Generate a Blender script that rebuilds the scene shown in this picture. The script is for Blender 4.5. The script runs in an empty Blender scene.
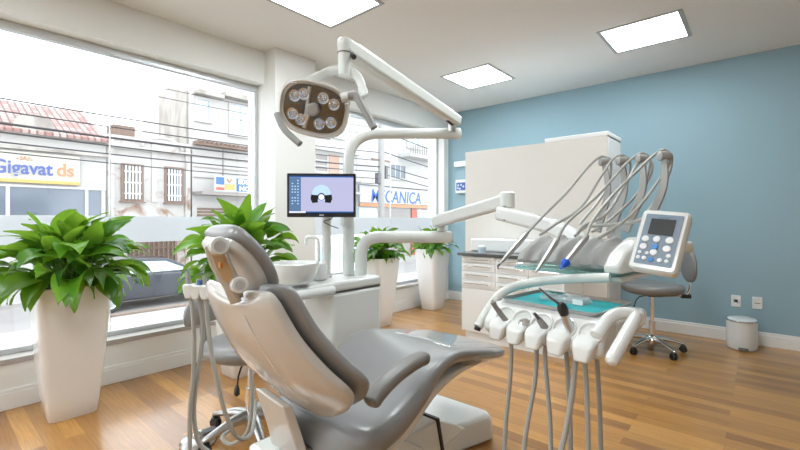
import bpy, bmesh, math, random
from mathutils import Vector, Matrix
R = math.radians
C = bpy.context.scene.collection
random.seed(7)

# ------------------------------------------------------------------ camera, world, exposure
FP = 418.0
CAMP = Vector((3.605, 0.0, 1.2))
YAW = math.atan(363.0 / FP)
cam = bpy.data.cameras.new('camera'); camo = bpy.data.objects.new('camera', cam); C.objects.link(camo)
camo.location = CAMP; camo.rotation_euler = (R(90), 0, YAW)
cam.sensor_width = 36.0; cam.lens = FP / 800.0 * 36.0; cam.shift_y = -5.4 / 800.0
cam.clip_start = 0.05; cam.clip_end = 300
bpy.context.scene.camera = camo
W = bpy.data.worlds.new('overcast_sky'); bpy.context.scene.world = W; W.use_nodes = True
bg = W.node_tree.nodes['Background']
bg.inputs[0].default_value = (0.90, 0.955, 1.0, 1); bg.inputs[1].default_value = 2.7
vs = bpy.context.scene.view_settings
vs.view_transform = 'Standard'; vs.look = 'None'; vs.gamma = 1.0; vs.use_curve_mapping = False
vs.exposure = 0.6
PANEL = 16.0      # radiance of the ceiling panels

FW = Vector((-math.sin(YAW), math.cos(YAW), 0)); RT = Vector((math.cos(YAW), math.sin(YAW), 0))
def P(u, v, d=None, X=None, Y=None, Z=None):
    """a point of the place: sight line through a photo position, cut at a known distance or plane"""
    r = FW + RT * ((u - 400) / FP) + Vector((0, 0, (219.6 - v) / FP))
    if X is not None: d = (X - CAMP.x) / r.x
    elif Y is not None: d = (Y - CAMP.y) / r.y
    elif Z is not None: d = (Z - CAMP.z) / r.z
    return CAMP + r * d

# ------------------------------------------------------------------ materials
def mat(name, col, rough=0.5, metal=0.0, spec=0.5, coat=0.0, bump=0.0, bscale=60, var=0.0, vscale=4, emit=None, trans=0.0):
    m = bpy.data.materials.new(name); m.use_nodes = True
    nt = m.node_tree; b = nt.nodes['Principled BSDF']
    b.inputs['Base Color'].default_value = (*col, 1); b.inputs['Roughness'].default_value = rough
    b.inputs['Metallic'].default_value = metal; b.inputs['Specular IOR Level'].default_value = spec
    b.inputs['Coat Weight'].default_value = coat; b.inputs['Coat Roughness'].default_value = 0.08
    if trans: b.inputs['Transmission Weight'].default_value = trans
    if emit:
        b.inputs['Emission Color'].default_value = (*emit[0], 1); b.inputs['Emission Strength'].default_value = emit[1]
    tc = nt.nodes.new('ShaderNodeTexCoord')
    if var:
        n = nt.nodes.new('ShaderNodeTexNoise'); n.inputs['Scale'].default_value = vscale; n.inputs['Detail'].default_value = 4
        nt.links.new(tc.outputs['Object'], n.inputs['Vector'])
        mx = nt.nodes.new('ShaderNodeMix'); mx.data_type = 'RGBA'
        mx.inputs['A'].default_value = (*[max(0, c * (1 - var)) for c in col], 1)
        mx.inputs['B'].default_value = (*[min(1, c * (1 + var)) for c in col], 1)
        nt.links.new(n.outputs['Fac'], mx.inputs['Factor']); nt.links.new(mx.outputs['Result'], b.inputs['Base Color'])
    if bump:
        n = nt.nodes.new('ShaderNodeTexNoise'); n.inputs['Scale'].default_value = bscale
        nt.links.new(tc.outputs['Object'], n.inputs['Vector'])
        bp = nt.nodes.new('ShaderNodeBump'); bp.inputs['Strength'].default_value = bump; bp.inputs['Distance'].default_value = 0.004
        nt.links.new(n.outputs['Fac'], bp.inputs['Height']); nt.links.new(bp.outputs[0], b.inputs['Normal'])
    return m

def glass(name, tint=(1, 1, 1), refl=0.08, haze=0.0, hazecol=(0.95, 0.97, 1)):
    m = bpy.data.materials.new(name); m.use_nodes = True; nt = m.node_tree; nt.nodes.clear()
    o = nt.nodes.new('ShaderNodeOutputMaterial'); t = nt.nodes.new('ShaderNodeBsdfTransparent'); t.inputs[0].default_value = (*tint, 1)
    g = nt.nodes.new('ShaderNodeBsdfGlossy'); g.inputs['Roughness'].default_value = 0.02; g.inputs['Color'].default_value = (1, 1, 1, 1)
    lw = nt.nodes.new('ShaderNodeLayerWeight'); lw.inputs[0].default_value = 0.5
    pw = nt.nodes.new('ShaderNodeMath'); pw.operation = 'POWER'; pw.inputs[1].default_value = 5; nt.links.new(lw.outputs['Facing'], pw.inputs[0])
    f = nt.nodes.new('ShaderNodeMath'); f.operation = 'MULTIPLY_ADD'; f.inputs[1].default_value = 0.75; f.inputs[2].default_value = refl * .5; nt.links.new(pw.outputs[0], f.inputs[0])
    mx = nt.nodes.new('ShaderNodeMixShader'); nt.links.new(f.outputs[0], mx.inputs[0])
    nt.links.new(t.outputs[0], mx.inputs[1]); nt.links.new(g.outputs[0], mx.inputs[2])
    last = mx
    if haze:
        d = nt.nodes.new('ShaderNodeBsdfTranslucent'); d.inputs[0].default_value = (*hazecol, 1)
        d2 = nt.nodes.new('ShaderNodeBsdfDiffuse'); d2.inputs[0].default_value = (*hazecol, 1)
        a = nt.nodes.new('ShaderNodeMixShader'); a.inputs[0].default_value = 0.3
        nt.links.new(d.outputs[0], a.inputs[1]); nt.links.new(d2.outputs[0], a.inputs[2])
        m2 = nt.nodes.new('ShaderNodeMixShader'); m2.inputs[0].default_value = haze
        nt.links.new(mx.outputs[0], m2.inputs[1]); nt.links.new(a.outputs[0], m2.inputs[2]); last = m2
    nt.links.new(last.outputs[0], o.inputs[0])
    return m

def emis(name, col, s):
    m = bpy.data.materials.new(name); m.use_nodes = True; nt = m.node_tree; nt.nodes.clear()
    o = nt.nodes.new('ShaderNodeOutputMaterial'); e = nt.nodes.new('ShaderNodeEmission')
    e.inputs[0].default_value = (*col, 1); e.inputs[1].default_value = s; nt.links.new(e.outputs[0], o.inputs[0]); return m

def plank_mat():
    m = bpy.data.materials.new('honey_oak_planks'); m.use_nodes = True; nt = m.node_tree; b = nt.nodes['Principled BSDF']
    tc = nt.nodes.new('ShaderNodeTexCoord')
    br = nt.nodes.new('ShaderNodeTexBrick'); br.offset = 0.37; br.offset_frequency = 2; br.squash = 1.0
    br.inputs['Scale'].default_value = 1.0; br.inputs['Brick Width'].default_value = 1.15; br.inputs['Row Height'].default_value = 0.088
    br.inputs['Mortar Size'].default_value = 0.0011; br.inputs['Mortar Smooth'].default_value = 0.1; br.inputs['Bias'].default_value = 0.0
    br.inputs['Color1'].default_value = (0.31, 0.132, 0.026, 1); br.inputs['Color2'].default_value = (0.58, 0.285, 0.062, 1)
    br.inputs['Mortar'].default_value = (0.26, 0.13, 0.05, 1)
    nt.links.new(tc.outputs['Object'], br.inputs['Vector'])
    mp = nt.nodes.new('ShaderNodeMapping'); mp.inputs['Scale'].default_value = (1.6, 26, 1)
    nt.links.new(tc.outputs['Object'], mp.inputs[0])
    n = nt.nodes.new('ShaderNodeTexNoise'); n.inputs['Scale'].default_value = 3; n.inputs['Detail'].default_value = 6; n.inputs['Distortion'].default_value = 0.6
    nt.links.new(mp.outputs[0], n.inputs['Vector'])
    cr = nt.nodes.new('ShaderNodeValToRGB'); cr.color_ramp.elements[0].position = 0.3; cr.color_ramp.elements[1].position = 0.72
    cr.color_ramp.elements[0].color = (0.72, 0.68, 0.62, 1); cr.color_ramp.elements[1].color = (1.12, 1.12, 1.12, 1)
    nt.links.new(n.outputs['Fac'], cr.inputs[0])
    mx = nt.nodes.new('ShaderNodeMix'); mx.data_type = 'RGBA'; mx.blend_type = 'MULTIPLY'; mx.inputs['Factor'].default_value = 0.8
    nt.links.new(br.outputs['Color'], mx.inputs['A']); nt.links.new(cr.outputs[0], mx.inputs['B'])
    nt.links.new(mx.outputs['Result'], b.inputs['Base Color'])
    b.inputs['Roughness'].default_value = 0.3; b.inputs['Coat Weight'].default_value = 0.5; b.inputs['Coat Roughness'].default_value = 0.16; b.inputs['Specular IOR Level'].default_value = 0.5
    bp = nt.nodes.new('ShaderNodeBump'); bp.inputs['Strength'].default_value = 0.12; bp.inputs['Distance'].default_value = 0.002
    nt.links.new(n.outputs['Fac'], bp.inputs['Height']); nt.links.new(bp.outputs[0], b.inputs['Normal'])
    return m

def peel_mat(name, base, under, scale, lo, hi, rough=0.9, stretch=(1, 1, 1)):
    m = bpy.data.materials.new(name); m.use_nodes = True; nt = m.node_tree; b = nt.nodes['Principled BSDF']
    tc = nt.nodes.new('ShaderNodeTexCoord'); mp = nt.nodes.new('ShaderNodeMapping'); mp.inputs['Scale'].default_value = stretch
    nt.links.new(tc.outputs['Object'], mp.inputs[0])
    n = nt.nodes.new('ShaderNodeTexNoise'); n.inputs['Scale'].default_value = scale; n.inputs['Detail'].default_value = 8; n.inputs['Distortion'].default_value = 1.0
    nt.links.new(mp.outputs[0], n.inputs['Vector'])
    cr = nt.nodes.new('ShaderNodeValToRGB'); cr.color_ramp.elements[0].position = lo; cr.color_ramp.elements[1].position = hi
    cr.color_ramp.elements[0].color = (*base, 1); cr.color_ramp.elements[1].color = (*under, 1)
    nt.links.new(n.outputs['Fac'], cr.inputs[0]); nt.links.new(cr.outputs[0], b.inputs['Base Color'])
    b.inputs['Roughness'].default_value = rough
    return m

def leaf_mat(name, c1, c2, c3):
    m = bpy.data.materials.new(name); m.use_nodes = True; nt = m.node_tree; b = nt.nodes['Principled BSDF']
    g = nt.nodes.new('ShaderNodeNewGeometry'); cr = nt.nodes.new('ShaderNodeValToRGB')
    e = cr.color_ramp.elements; e[0].color = (*c1, 1); e[1].color = (*c3, 1); x = e.new(0.55); x.color = (*c2, 1)
    nt.links.new(g.outputs['Random Per Island'], cr.inputs[0]); nt.links.new(cr.outputs[0], b.inputs['Base Color'])
    b.inputs['Roughness'].default_value = 0.32
    t = nt.nodes.new('ShaderNodeBsdfTranslucent'); t.inputs[0].default_value = (0.35, 0.62, 0.05, 1)
    mx = nt.nodes.new('ShaderNodeMixShader'); mx.inputs[0].default_value = 0.33
    o = nt.nodes['Material Output']; nt.links.new(b.outputs[0], mx.inputs[1]); nt.links.new(t.outputs[0], mx.inputs[2]); nt.links.new(mx.outputs[0], o.inputs[0])
    return m

def tile_mat():
    m = bpy.data.materials.new('weathered_clay_tiles'); m.use_nodes = True; nt = m.node_tree; b = nt.nodes['Principled BSDF']
    tc = nt.nodes.new('ShaderNodeTexCoord')
    mp = nt.nodes.new('ShaderNodeMapping'); mp.inputs['Rotation'].default_value = (0, 0, 0)
    sx = nt.nodes.new('ShaderNodeSeparateXYZ'); cx = nt.nodes.new('ShaderNodeCombineXYZ')
    nt.links.new(tc.outputs['Object'], sx.inputs[0])
    nt.links.new(sx.outputs['Y'], cx.inputs['Y']); nt.links.new(sx.outputs['X'], cx.inputs['X'])
    br = nt.nodes.new('ShaderNodeTexBrick'); br.offset = 0.0
    br.inputs['Scale'].default_value = 1.0; br.inputs['Brick Width'].default_value = 0.34; br.inputs['Row Height'].default_value = 0.2; br.inputs['Mortar Size'].default_value = 0.03
    br.inputs['Color1'].default_value = (0.55, 0.30, 0.27, 1); br.inputs['Color2'].default_value = (0.85, 0.66, 0.62, 1); br.inputs['Mortar'].default_value = (0.30, 0.19, 0.18, 1)
    nt.links.new(cx.outputs[0], br.inputs['Vector']); nt.links.new(br.outputs['Color'], b.inputs['Base Color']); b.inputs['Roughness'].default_value = 0.9
    return m

M = {}
M['blue'] = mat('pale_blue_wall_paint', (0.285, 0.425, 0.49), 0.75, bump=0.06, bscale=250)
M['white'] = mat('white_wall_paint', (0.82, 0.82, 0.80), 0.7, bump=0.05, bscale=250)
M['ceil'] = mat('white_ceiling_paint', (0.80, 0.785, 0.765), 0.8, bump=0.04, bscale=200)
M['base'] = mat('white_satin_skirting', (0.86, 0.86, 0.85), 0.35)
M['floor'] = plank_mat()
M['granite'] = mat('grey_granite', (0.42, 0.39, 0.37), 0.4, var=0.5, vscale=160)
M['darktop'] = mat('dark_stone_counter', (0.09, 0.095, 0.10), 0.18, var=0.35, vscale=70)
M['alu'] = mat('silver_aluminium', (0.62, 0.64, 0.66), 0.35, metal=0.6)
M['glass'] = glass('clear_window_glass')
M['frost'] = glass('frosted_white_film', haze=0.80, hazecol=(.66, .68, .70))
M['jointglass'] = mat('white_glass_joint', (0.85, 0.87, 0.88), 0.3)
M['plastic'] = mat('glossy_white_plastic', (0.74, 0.76, 0.745), 0.2, coat=0.3, var=0.02, vscale=3)
M['arm'] = mat('satin_grey_white_enamel', (0.70, 0.73, 0.71), 0.25, coat=0.2, var=0.02)
M['shell'] = mat('warm_grey_moulded_plastic', (0.60, 0.58, 0.545), 0.16, coat=0.5, var=0.03)
M['vinyl'] = mat('grey_vinyl_upholstery', (0.25, 0.25, 0.25), 0.33, spec=0.6, coat=0.12, bump=0.05, bscale=500, var=0.03)
M['vinyl2'] = mat('taupe_vinyl_upholstery', (0.20, 0.192, 0.182), 0.38, spec=0.6, bump=0.06, bscale=400)
M['silicone'] = mat('light_grey_silicone', (0.34, 0.34, 0.33), 0.5, spec=0.3)
M['hose'] = mat('grey_silicone_hose', (0.40, 0.40, 0.375), 0.4)
M['chrome'] = mat('polished_chrome', (0.78, 0.78, 0.78), 0.13, metal=1.0, var=0.03)
M['castalu'] = mat('cast_aluminium', (0.55, 0.555, 0.56), 0.28, metal=0.85, var=0.05)
M['steel'] = mat('brushed_steel', (0.55, 0.55, 0.55), 0.3, metal=0.9, var=0.08, vscale=30)
M['black'] = mat('black_plastic', (0.018, 0.018, 0.02), 0.3)
M['dgrey'] = mat('dark_grey_plastic', (0.10, 0.10, 0.11), 0.4)
M['blueplastic'] = mat('bright_blue_plastic', (0.01, 0.10, 0.62), 0.3)
M['turq'] = mat('turquoise_tray_liner', (0.01, 0.40, 0.44), 0.45, var=0.06, vscale=12)
M['aquaglass'] = glass('aqua_tinted_glass', tint=(0.75, 0.95, 0.95), haze=0.3, hazecol=(0.45, 0.8, 0.82))
M['clear'] = glass('clear_plastic_film', refl=0.3, haze=0.10)
M['lampfront'] = glass('clear_lamp_cover')
M['lam'] = mat('warm_white_laminate', (0.75, 0.73, 0.69), 0.45, var=0.02)
M['lam2'] = mat('white_cabinet_laminate', (0.87, 0.885, 0.89), 0.35)
M['pot'] = mat('white_glazed_pot', (0.82, 0.81, 0.80), 0.15, coat=0.6)
M['soil'] = mat('dark_potting_soil', (0.05, 0.035, 0.022), 0.95, bump=0.8, bscale=90)
M['leaf'] = leaf_mat('green_leaf', (0.012, 0.075, 0.01), (0.035, 0.17, 0.012), (0.13, 0.34, 0.02))
M['stem'] = mat('green_leaf_stalk', (0.10, 0.24, 0.04), 0.5)
M['road'] = mat('pale_asphalt', (0.50, 0.49, 0.48), 0.9, var=0.12, vscale=1.5)
M['pave'] = mat('pale_concrete_paving', (0.66, 0.65, 0.63), 0.9, var=0.08, vscale=2)
M['kerb'] = mat('brownish_kerb', (0.36, 0.28, 0.23), 0.9, var=0.3, vscale=6)
M['paint'] = mat('white_road_paint', (0.85, 0.85, 0.85), 0.7)
M['render'] = mat('off_white_render', (0.86, 0.85, 0.82), 0.9, var=0.06, vscale=1.2)
M['rendery'] = mat('cream_render', (0.88, 0.86, 0.74), 0.85, var=0.05, vscale=2)
M['peel'] = peel_mat('peeling_white_plaster', (0.84, 0.81, 0.78), (0.48, 0.30, 0.22), 1.6, 0.54, 0.70)
M['stain'] = peel_mat('stained_concrete_render', (0.74, 0.70, 0.64), (0.46, 0.42, 0.38), 1.2, 0.36, 0.64, stretch=(1, 1, 0.5))
M['tile'] = tile_mat()
M['brown'] = mat('weathered_brown_wood', (0.36, 0.25, 0.20), 0.8, var=0.3, vscale=8)
M['salmon'] = mat('salmon_render', (0.80, 0.55, 0.43), 0.9, var=0.08, vscale=1)
M['winblue'] = mat('pale_blue_window_glass', (0.42, 0.54, 0.62), 0.1, spec=0.8)
M['windark'] = mat('dark_shop_glass', (0.12, 0.15, 0.19), 0.12, spec=0.8, var=0.3, vscale=1.5)
M['shutter'] = mat('grey_roller_shutter', (0.50, 0.46, 0.43), 0.6, var=0.1, vscale=3)
M['signblue'] = mat('sign_blue_paint', (0.05, 0.13, 0.55), 0.6)
M['signviolet'] = mat('sign_violet_blue', (0.14, 0.20, 0.62), 0.6)
M['signorange'] = mat('sign_orange', (0.90, 0.42, 0.22), 0.6)
M['signyellow'] = mat('sign_yellow', (0.92, 0.66, 0.22), 0.6)
M['signred'] = mat('sign_red', (0.80, 0.20, 0.13), 0.6)
M['signmid'] = mat('sign_mid_blue', (0.10, 0.28, 0.62), 0.6)
M['signwhite'] = mat('sign_white', (0.88, 0.88, 0.88), 0.6)
M['cable'] = mat('black_cable', (0.03, 0.03, 0.035), 0.6)
M['concrete'] = mat('grey_concrete_pole', (0.55, 0.54, 0.52), 0.9, var=0.15, vscale=5)
M['carpaint'] = mat('dark_blue_car_paint', (0.018, 0.024, 0.04), 0.3, coat=0.6)
M['tyre'] = mat('black_rubber', (0.03, 0.03, 0.03), 0.7)
M['screenbg'] = emis('lit_screen_grey', (0.42, 0.42, 0.60), 0.9)
M['screenside'] = emis('lit_screen_slate', (0.10, 0.17, 0.30), 0.9)
M['screenbar'] = emis('lit_screen_bar', (0.03, 0.10, 0.30), 0.8)
M['screenpale'] = emis('lit_screen_pale', (0.45, 0.62, 0.90), 0.9)
M['screenwhite'] = emis('lit_screen_white', (0.75, 0.78, 0.9), 0.9)
M['screendark'] = mat('lit_screen_black', (0.01, 0.015, 0.02), 0.3)
M['panelface'] = mat('slate_grey_panel', (0.19, 0.25, 0.32), 0.4)
M['panelteal'] = mat('dark_teal_print', (0.03, 0.13, 0.2), 0.5)
M['framegrey'] = mat('grey_painted_trim', (0.42, 0.43, 0.44), 0.5)
M['handlegrey'] = mat('mid_grey_grip', (0.27, 0.27, 0.26), 0.4)
M['lcd'] = mat('dim_lcd', (0.055, 0.06, 0.065), 0.15)
M['btn'] = mat('white_button', (0.78, 0.8, 0.82), 0.4)
M['btnblue'] = mat('blue_button', (0.04, 0.25, 0.60), 0.4)
M['led'] = emis('panel_diffuser', (0.88, 0.965, 1.0), PANEL)
M['bulb'] = mat('clear_lens', (0.74, 0.85, 1.0), 0.08, metal=1.0)
M['reflector'] = mat('smoked_mirror', (0.135, 0.155, 0.19), 0.2, metal=1.0)
M['amber'] = mat('amber_label', (0.55, 0.22, 0.03), 0.5)

def tone(m, k):
    """scale street colours by k, darkening them to offset the bright sky light"""
    for n in m.node_tree.nodes:
        if n.type == 'VALTORGB':
            for e in n.color_ramp.elements: e.color = (*[c * k for c in e.color[:3]], 1)
        elif n.type in ('MIX', 'TEX_BRICK', 'BSDF_PRINCIPLED'):
            for i in n.inputs:
                if i.type == 'RGBA' and not i.is_linked and i.name in ('A', 'B', 'Color1', 'Color2', 'Mortar', 'Base Color'):
                    i.default_value = (*[c * k for c in i.default_value[:3]], 1)
for key in ('render', 'rendery', 'peel', 'stain', 'tile', 'salmon', 'pave', 'road', 'kerb', 'paint', 'concrete', 'shutter', 'signviolet', 'signorange', 'signyellow', 'signred', 'signmid', 'brown'): tone(M[key], 0.54)  # street colours darkened so the raised sky light does not burn them out
M['signboard'] = mat('darkened_white_sign_board', (0.50, 0.50, 0.50), 0.6, var=0.04)  # board white darkened likewise, to offset the bright sky light
# ------------------------------------------------------------------ mesh helpers
class MB:
    def __init__(s): s.v = []; s.f = []
    def add(s, verts, faces):
        o = len(s.v); s.v += [Vector(q) for q in verts]; s.f += [[i + o for i in f] for f in faces]; return s
    def box(s, x0, y0, z0, x1, y1, z1):
        v = [(x, y, z) for z in (z0, z1) for y in (y0, y1) for x in (x0, x1)]
        return s.add(v, [(0, 2, 3, 1), (4, 5, 7, 6), (0, 1, 5, 4), (2, 6, 7, 3), (0, 4, 6, 2), (1, 3, 7, 5)])
    def cbox(s, c, sz): return s.box(*(c[i] - sz[i] / 2 for i in range(3)), *(c[i] + sz[i] / 2 for i in range(3)))
    def rings(s, rs, cap=True, closed=False):
        n = len(rs[0]); o = len(s.v)
        for r in rs: s.v += [Vector(q) for q in r]
        k = len(rs)
        for i in range(k if closed else k - 1):
            j = (i + 1) % k
            for a in range(n):
                b = (a + 1) % n
                s.f.append([o + i * n + a, o + i * n + b, o + j * n + b, o + j * n + a])
        if cap and not closed:
            s.f.append([o + a for a in range(n)][::-1]); s.f.append([o + (k - 1) * n + a for a in range(n)])
        return s
    def tube(s, pts, r, n=12, cap=True, closed=False, flat=1.0):
        pts = [Vector(p) for p in pts]; k = len(pts)
        rr = r if isinstance(r, (list, tuple)) else [r] * k
        rs = []; up = None
        for i, p in enumerate(pts):
            if closed: t = pts[(i + 1) % k] - pts[i - 1]
            else: t = pts[min(i + 1, k - 1)] - pts[max(i - 1, 0)]
            t.normalize()
            if up is None:
                a = Vector((0, 0, 1)) if abs(t.z) < 0.9 else Vector((1, 0, 0))
                up = (a - t * a.dot(t)).normalized()
            else: up = (up - t * up.dot(t)).normalized()
            sd = t.cross(up)
            rs.append([p + (sd * math.cos(2 * math.pi * q / n) * flat + up * math.sin(2 * math.pi * q / n)) * rr[i] for q in range(n)])
        return s.rings(rs, cap, closed)
    def cyl(s, a, b, r, n=24): return s.tube([a, b], r, n)
    def lathe(s, prof, c=(0, 0, 0), n=32, axis=(0, 0, 1), cap=True, sx=1.0, sy=1.0):
        ax = Vector(axis).normalized(); q = ax.to_track_quat('Z', 'Y'); c = Vector(c)
        return s.rings([[c + q @ Vector((r * sx * math.cos(2 * math.pi * k / n), r * sy * math.sin(2 * math.pi * k / n), z)) for k in range(n)] for r, z in prof], cap)
    def prism(s, poly, off):
        off = Vector(off); return s.rings([[Vector(p) for p in poly], [Vector(p) + off for p in poly]])
    def build(s, name, m, parent=None, bev=0.0, sub=0, smooth=True, ang=35, seg=2):
        me = bpy.data.meshes.new(name); me.from_pydata([tuple(v) for v in s.v], [], s.f)
        bm = bmesh.new(); bm.from_mesh(me); bmesh.ops.recalc_face_normals(bm, faces=bm.faces); bm.to_mesh(me); bm.free()
        me.materials.append(M[m] if isinstance(m, str) else m)
        if smooth:
            me.polygons.foreach_set('use_smooth', [True] * len(me.polygons))
            if not sub: me.set_sharp_from_angle(angle=R(ang))
        o = bpy.data.objects.new(name, me); C.objects.link(o)
        if parent: o.parent = parent
        if bev:
            b = o.modifiers.new('bevel', 'BEVEL'); b.width = bev; b.segments = seg; b.limit_method = 'ANGLE'; b.angle_limit = R(35); b.harden_normals = False
        if sub:
            u = o.modifiers.new('sub', 'SUBSURF'); u.levels = sub; u.render_levels = sub
        return o

def thing(name, label, cat, loc=(0, 0, 0), rz=0.0, group=None):
    o = bpy.data.objects.new(name, None); C.objects.link(o); o.location = loc; o.rotation_euler = (0, 0, rz); o.empty_display_size = 0.1
    o['label'] = label; o['category'] = cat
    if group: o['group'] = group
    return o
def tag(o, label, cat, group=None, kind=None):
    o['label'] = label; o['category'] = cat
    if group: o['group'] = group
    if kind: o['kind'] = kind
    return o
def struct(o, label=None, cat=None):
    o['kind'] = 'structure'
    if label: o['label'] = label
    if cat: o['category'] = cat
    return o
def dup(root, loc, rz=None, label=None):
    r = root.copy(); C.objects.link(r); r.location = loc
    if rz is not None: r.rotation_euler = (0, 0, rz)
    if label: r['label'] = label
    for ch in list(root.children):
        c = ch.copy(); C.objects.link(c); c.parent = r
        for g in ch.children:
            d = g.copy(); C.objects.link(d); d.parent = c
    return r
def crom(pts, n=8, closed=False):
    pts = [Vector(p) for p in pts]; out = []; k = len(pts)
    for i in range(k if closed else k - 1):
        g = (lambda j: pts[j % k]) if closed else (lambda j: pts[max(0, min(k - 1, j))])
        p0, p1, p2, p3 = g(i - 1), g(i), g(i + 1), g(i + 2)
        for q in range(n):
            t = q / n
            out.append(0.5 * ((2 * p1) + (p2 - p0) * t + (2 * p0 - 5 * p1 + 4 * p2 - p3) * t * t + (3 * p1 - p0 - 3 * p2 + p3) * t ** 3))
    if not closed: out.append(pts[-1])
    return out
def bez(poly, rad, seg=6):
    """polyline with rounded corners"""
    poly = [Vector(p) for p in poly]; out = [poly[0]]
    for i in range(1, len(poly) - 1):
        a, b, c = poly[i - 1], poly[i], poly[i + 1]
        r = min(rad, (a - b).length * 0.49, (c - b).length * 0.49)
        p = b + (a - b).normalized() * r; q = b + (c - b).normalized() * r
        for k in range(seg + 1):
            t = k / seg; out.append(p * (1 - t) ** 2 + b * 2 * t * (1 - t) + q * t * t)
    out.append(poly[-1]); return out
def pad(mb, st, e=2.6, n=28, fn=None):
    """upholstered slab: stations (y, z, halfwidth, up, down) along a side profile; section is a superellipse"""
    k = len(st); rs = []
    for i, (y, z, w, up, dn) in enumerate(st):
        a = st[max(0, i - 1)]; b = st[min(k - 1, i + 1)]
        t = Vector((0, b[0] - a[0], b[1] - a[1])).normalized(); nn = Vector((0, -t.z, t.y))
        ring = []
        for q in range(n):
            th = 2 * math.pi * q / n; c, s = math.cos(th), math.sin(th)
            x = math.copysign(abs(c) ** (2 / e), c) * w; h = math.copysign(abs(s) ** (2 / e), s)
            p = Vector((x, y, z)) + nn * (h * (up if h > 0 else dn))
            if fn: p = fn(p, x, w, i / (k - 1), nn, t)
            ring.append(p)
        rs.append(ring)
    return mb.rings(rs)
def text_mesh(body, size, name, m, parent, loc, rot, ext=0.004, sx=1.0, align='LEFT', shear=0.0, bold=0.0):
    cu = bpy.data.curves.new(name, 'FONT'); cu.body = body; cu.size = size; cu.extrude = ext; cu.align_x = align; cu.shear = shear; cu.offset = bold
    t = bpy.data.objects.new(name, cu); C.objects.link(t); bpy.context.view_layer.update()
    me = bpy.data.meshes.new_from_object(t.evaluated_get(bpy.context.evaluated_depsgraph_get()))
    bpy.data.objects.remove(t); bpy.data.curves.remove(cu)
    me.name = name; me.materials.clear(); me.materials.append(M[m])
    o = bpy.data.objects.new(name, me); C.objects.link(o); o.parent = parent; o.location = loc; o.rotation_euler = rot; o.scale = (sx, 1, 1)
    return o

# ------------------------------------------------------------------ the room
H = 2.8; YB = 5.27; XR = 6.2; YR = -3.4; ZS = 0.32; ZT = 2.5
struct(MB().box(0, YR, -0.1, XR, YB, 0).build('floor', 'floor', smooth=False))
struct(MB().box(-0.35, YR - .1, H, XR + .1, YB + .15, H + 0.12).build('ceiling', 'ceil', smooth=False))
struct(MB().box(-0.35, YB, -0.1, XR + .1, YB + 0.15, H).build('wall_far', 'blue', smooth=False))
struct(MB().box(XR, YR, -0.1, XR + .1, YB, H).build('wall_right', 'white', smooth=False))
struct(MB().box(-0.35, YR - .1, -0.1, XR + .1, YR, H).build('wall_rear', 'white', smooth=False))
CY0, CY1, W2E = 2.17, 2.63, 5.16
wl = MB()
wl.box(-0.3, YR, -0.1, 0, YB, ZS - 0.035)            # parapet below the glass
wl.box(-0.3, YR, ZT, 0, YB, H)                       # header above
wl.box(-0.3, CY0 - 0.0, ZS - 0.035, 0, CY1, ZT)      # pier
wl.box(-0.3, W2E, ZS - 0.035, 0, YB, ZT)
wl.box(-0.3, YR, ZS - 0.035, 0, -3.1, ZT)
struct(wl.build('wall_left', 'white', smooth=False))
struct(MB().box(0, CY0, 0, 0.188, CY1, H).build('wall_column', 'white', bev=0.003))
for i, (y0, y1) in enumerate([(-3.1, CY0), (CY1, W2E)]):
    struct(MB().box(-0.3, y0, ZS - 0.035, 0.012, y1, ZS).build('trim_%d' % (i + 1), 'granite', bev=0.003))
    w = struct(thing('window_%d' % (i + 1), 'shopfront window pane set', 'window'), 'wide clear shopfront window with a white frosted band' + (', left of the pillar' if i == 0 else ', right of the pillar'), 'window')
    GX = -0.15
    fr = MB(); t = 0.035
    fr.box(GX - .03, y0, ZT - 0.055, GX + .03, y1, ZT); fr.box(GX - .03, y0, ZS, GX + .03, y1, ZS + t)
    fr.box(GX - .03, y0, ZS + t, GX + .03, y0 + t, ZT - .055); fr.box(GX - .03, y1 - t, ZS + t, GX + .03, y1, ZT - .055)
    fr.build('window_frame', 'alu', w, bev=0.003)
    js = [y0 + t] + ([-1.1, 0.955] if i == 0 else [y0 + 1.5]) + [y1 - t]
    for a, b in zip(js[:-1], js[1:]):
        MB().box(GX - .004, a + .003, ZS + t, GX + .004, b - .003, ZT - .055).build('pane', 'glass', w, smooth=False)
        MB().box(GX + .006, a + .003, 1.02, GX + .0075, b - .003, 1.225).build('frosted_band', 'frost', w, smooth=False)
    for q in js[1:-1]: MB().box(GX - .006, q - .0035, ZS + t, GX + .006, q + .0035, ZT - .055).build('glazing_joint', 'jointglass', w, smooth=False)
def baseboard(name, x0, y0, x1, y1):
    b = MB()
    if x1 - x0 > y1 - y0: b.box(x0, y0, 0, x1, y1, 0.105); b.box(x0, y0 + 0.005, .105, x1, y1, 0.13)
    else: b.box(x0, y0, 0, x1, y1, .105); b.box(x0, y0, .105, x1 - 0.005, y1, .13)
    struct(b.build(name, 'base', bev=0.003))
baseboard('baseboard_far', 0, YB - 0.016, XR, YB)
baseboard('baseboard_left', 0, YR, 0.016, CY0)
baseboard('baseboard_left', 0, CY1, 0.016, YB)
baseboard('baseboard_left', 0.188, CY0, 0.204, CY1)

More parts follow.
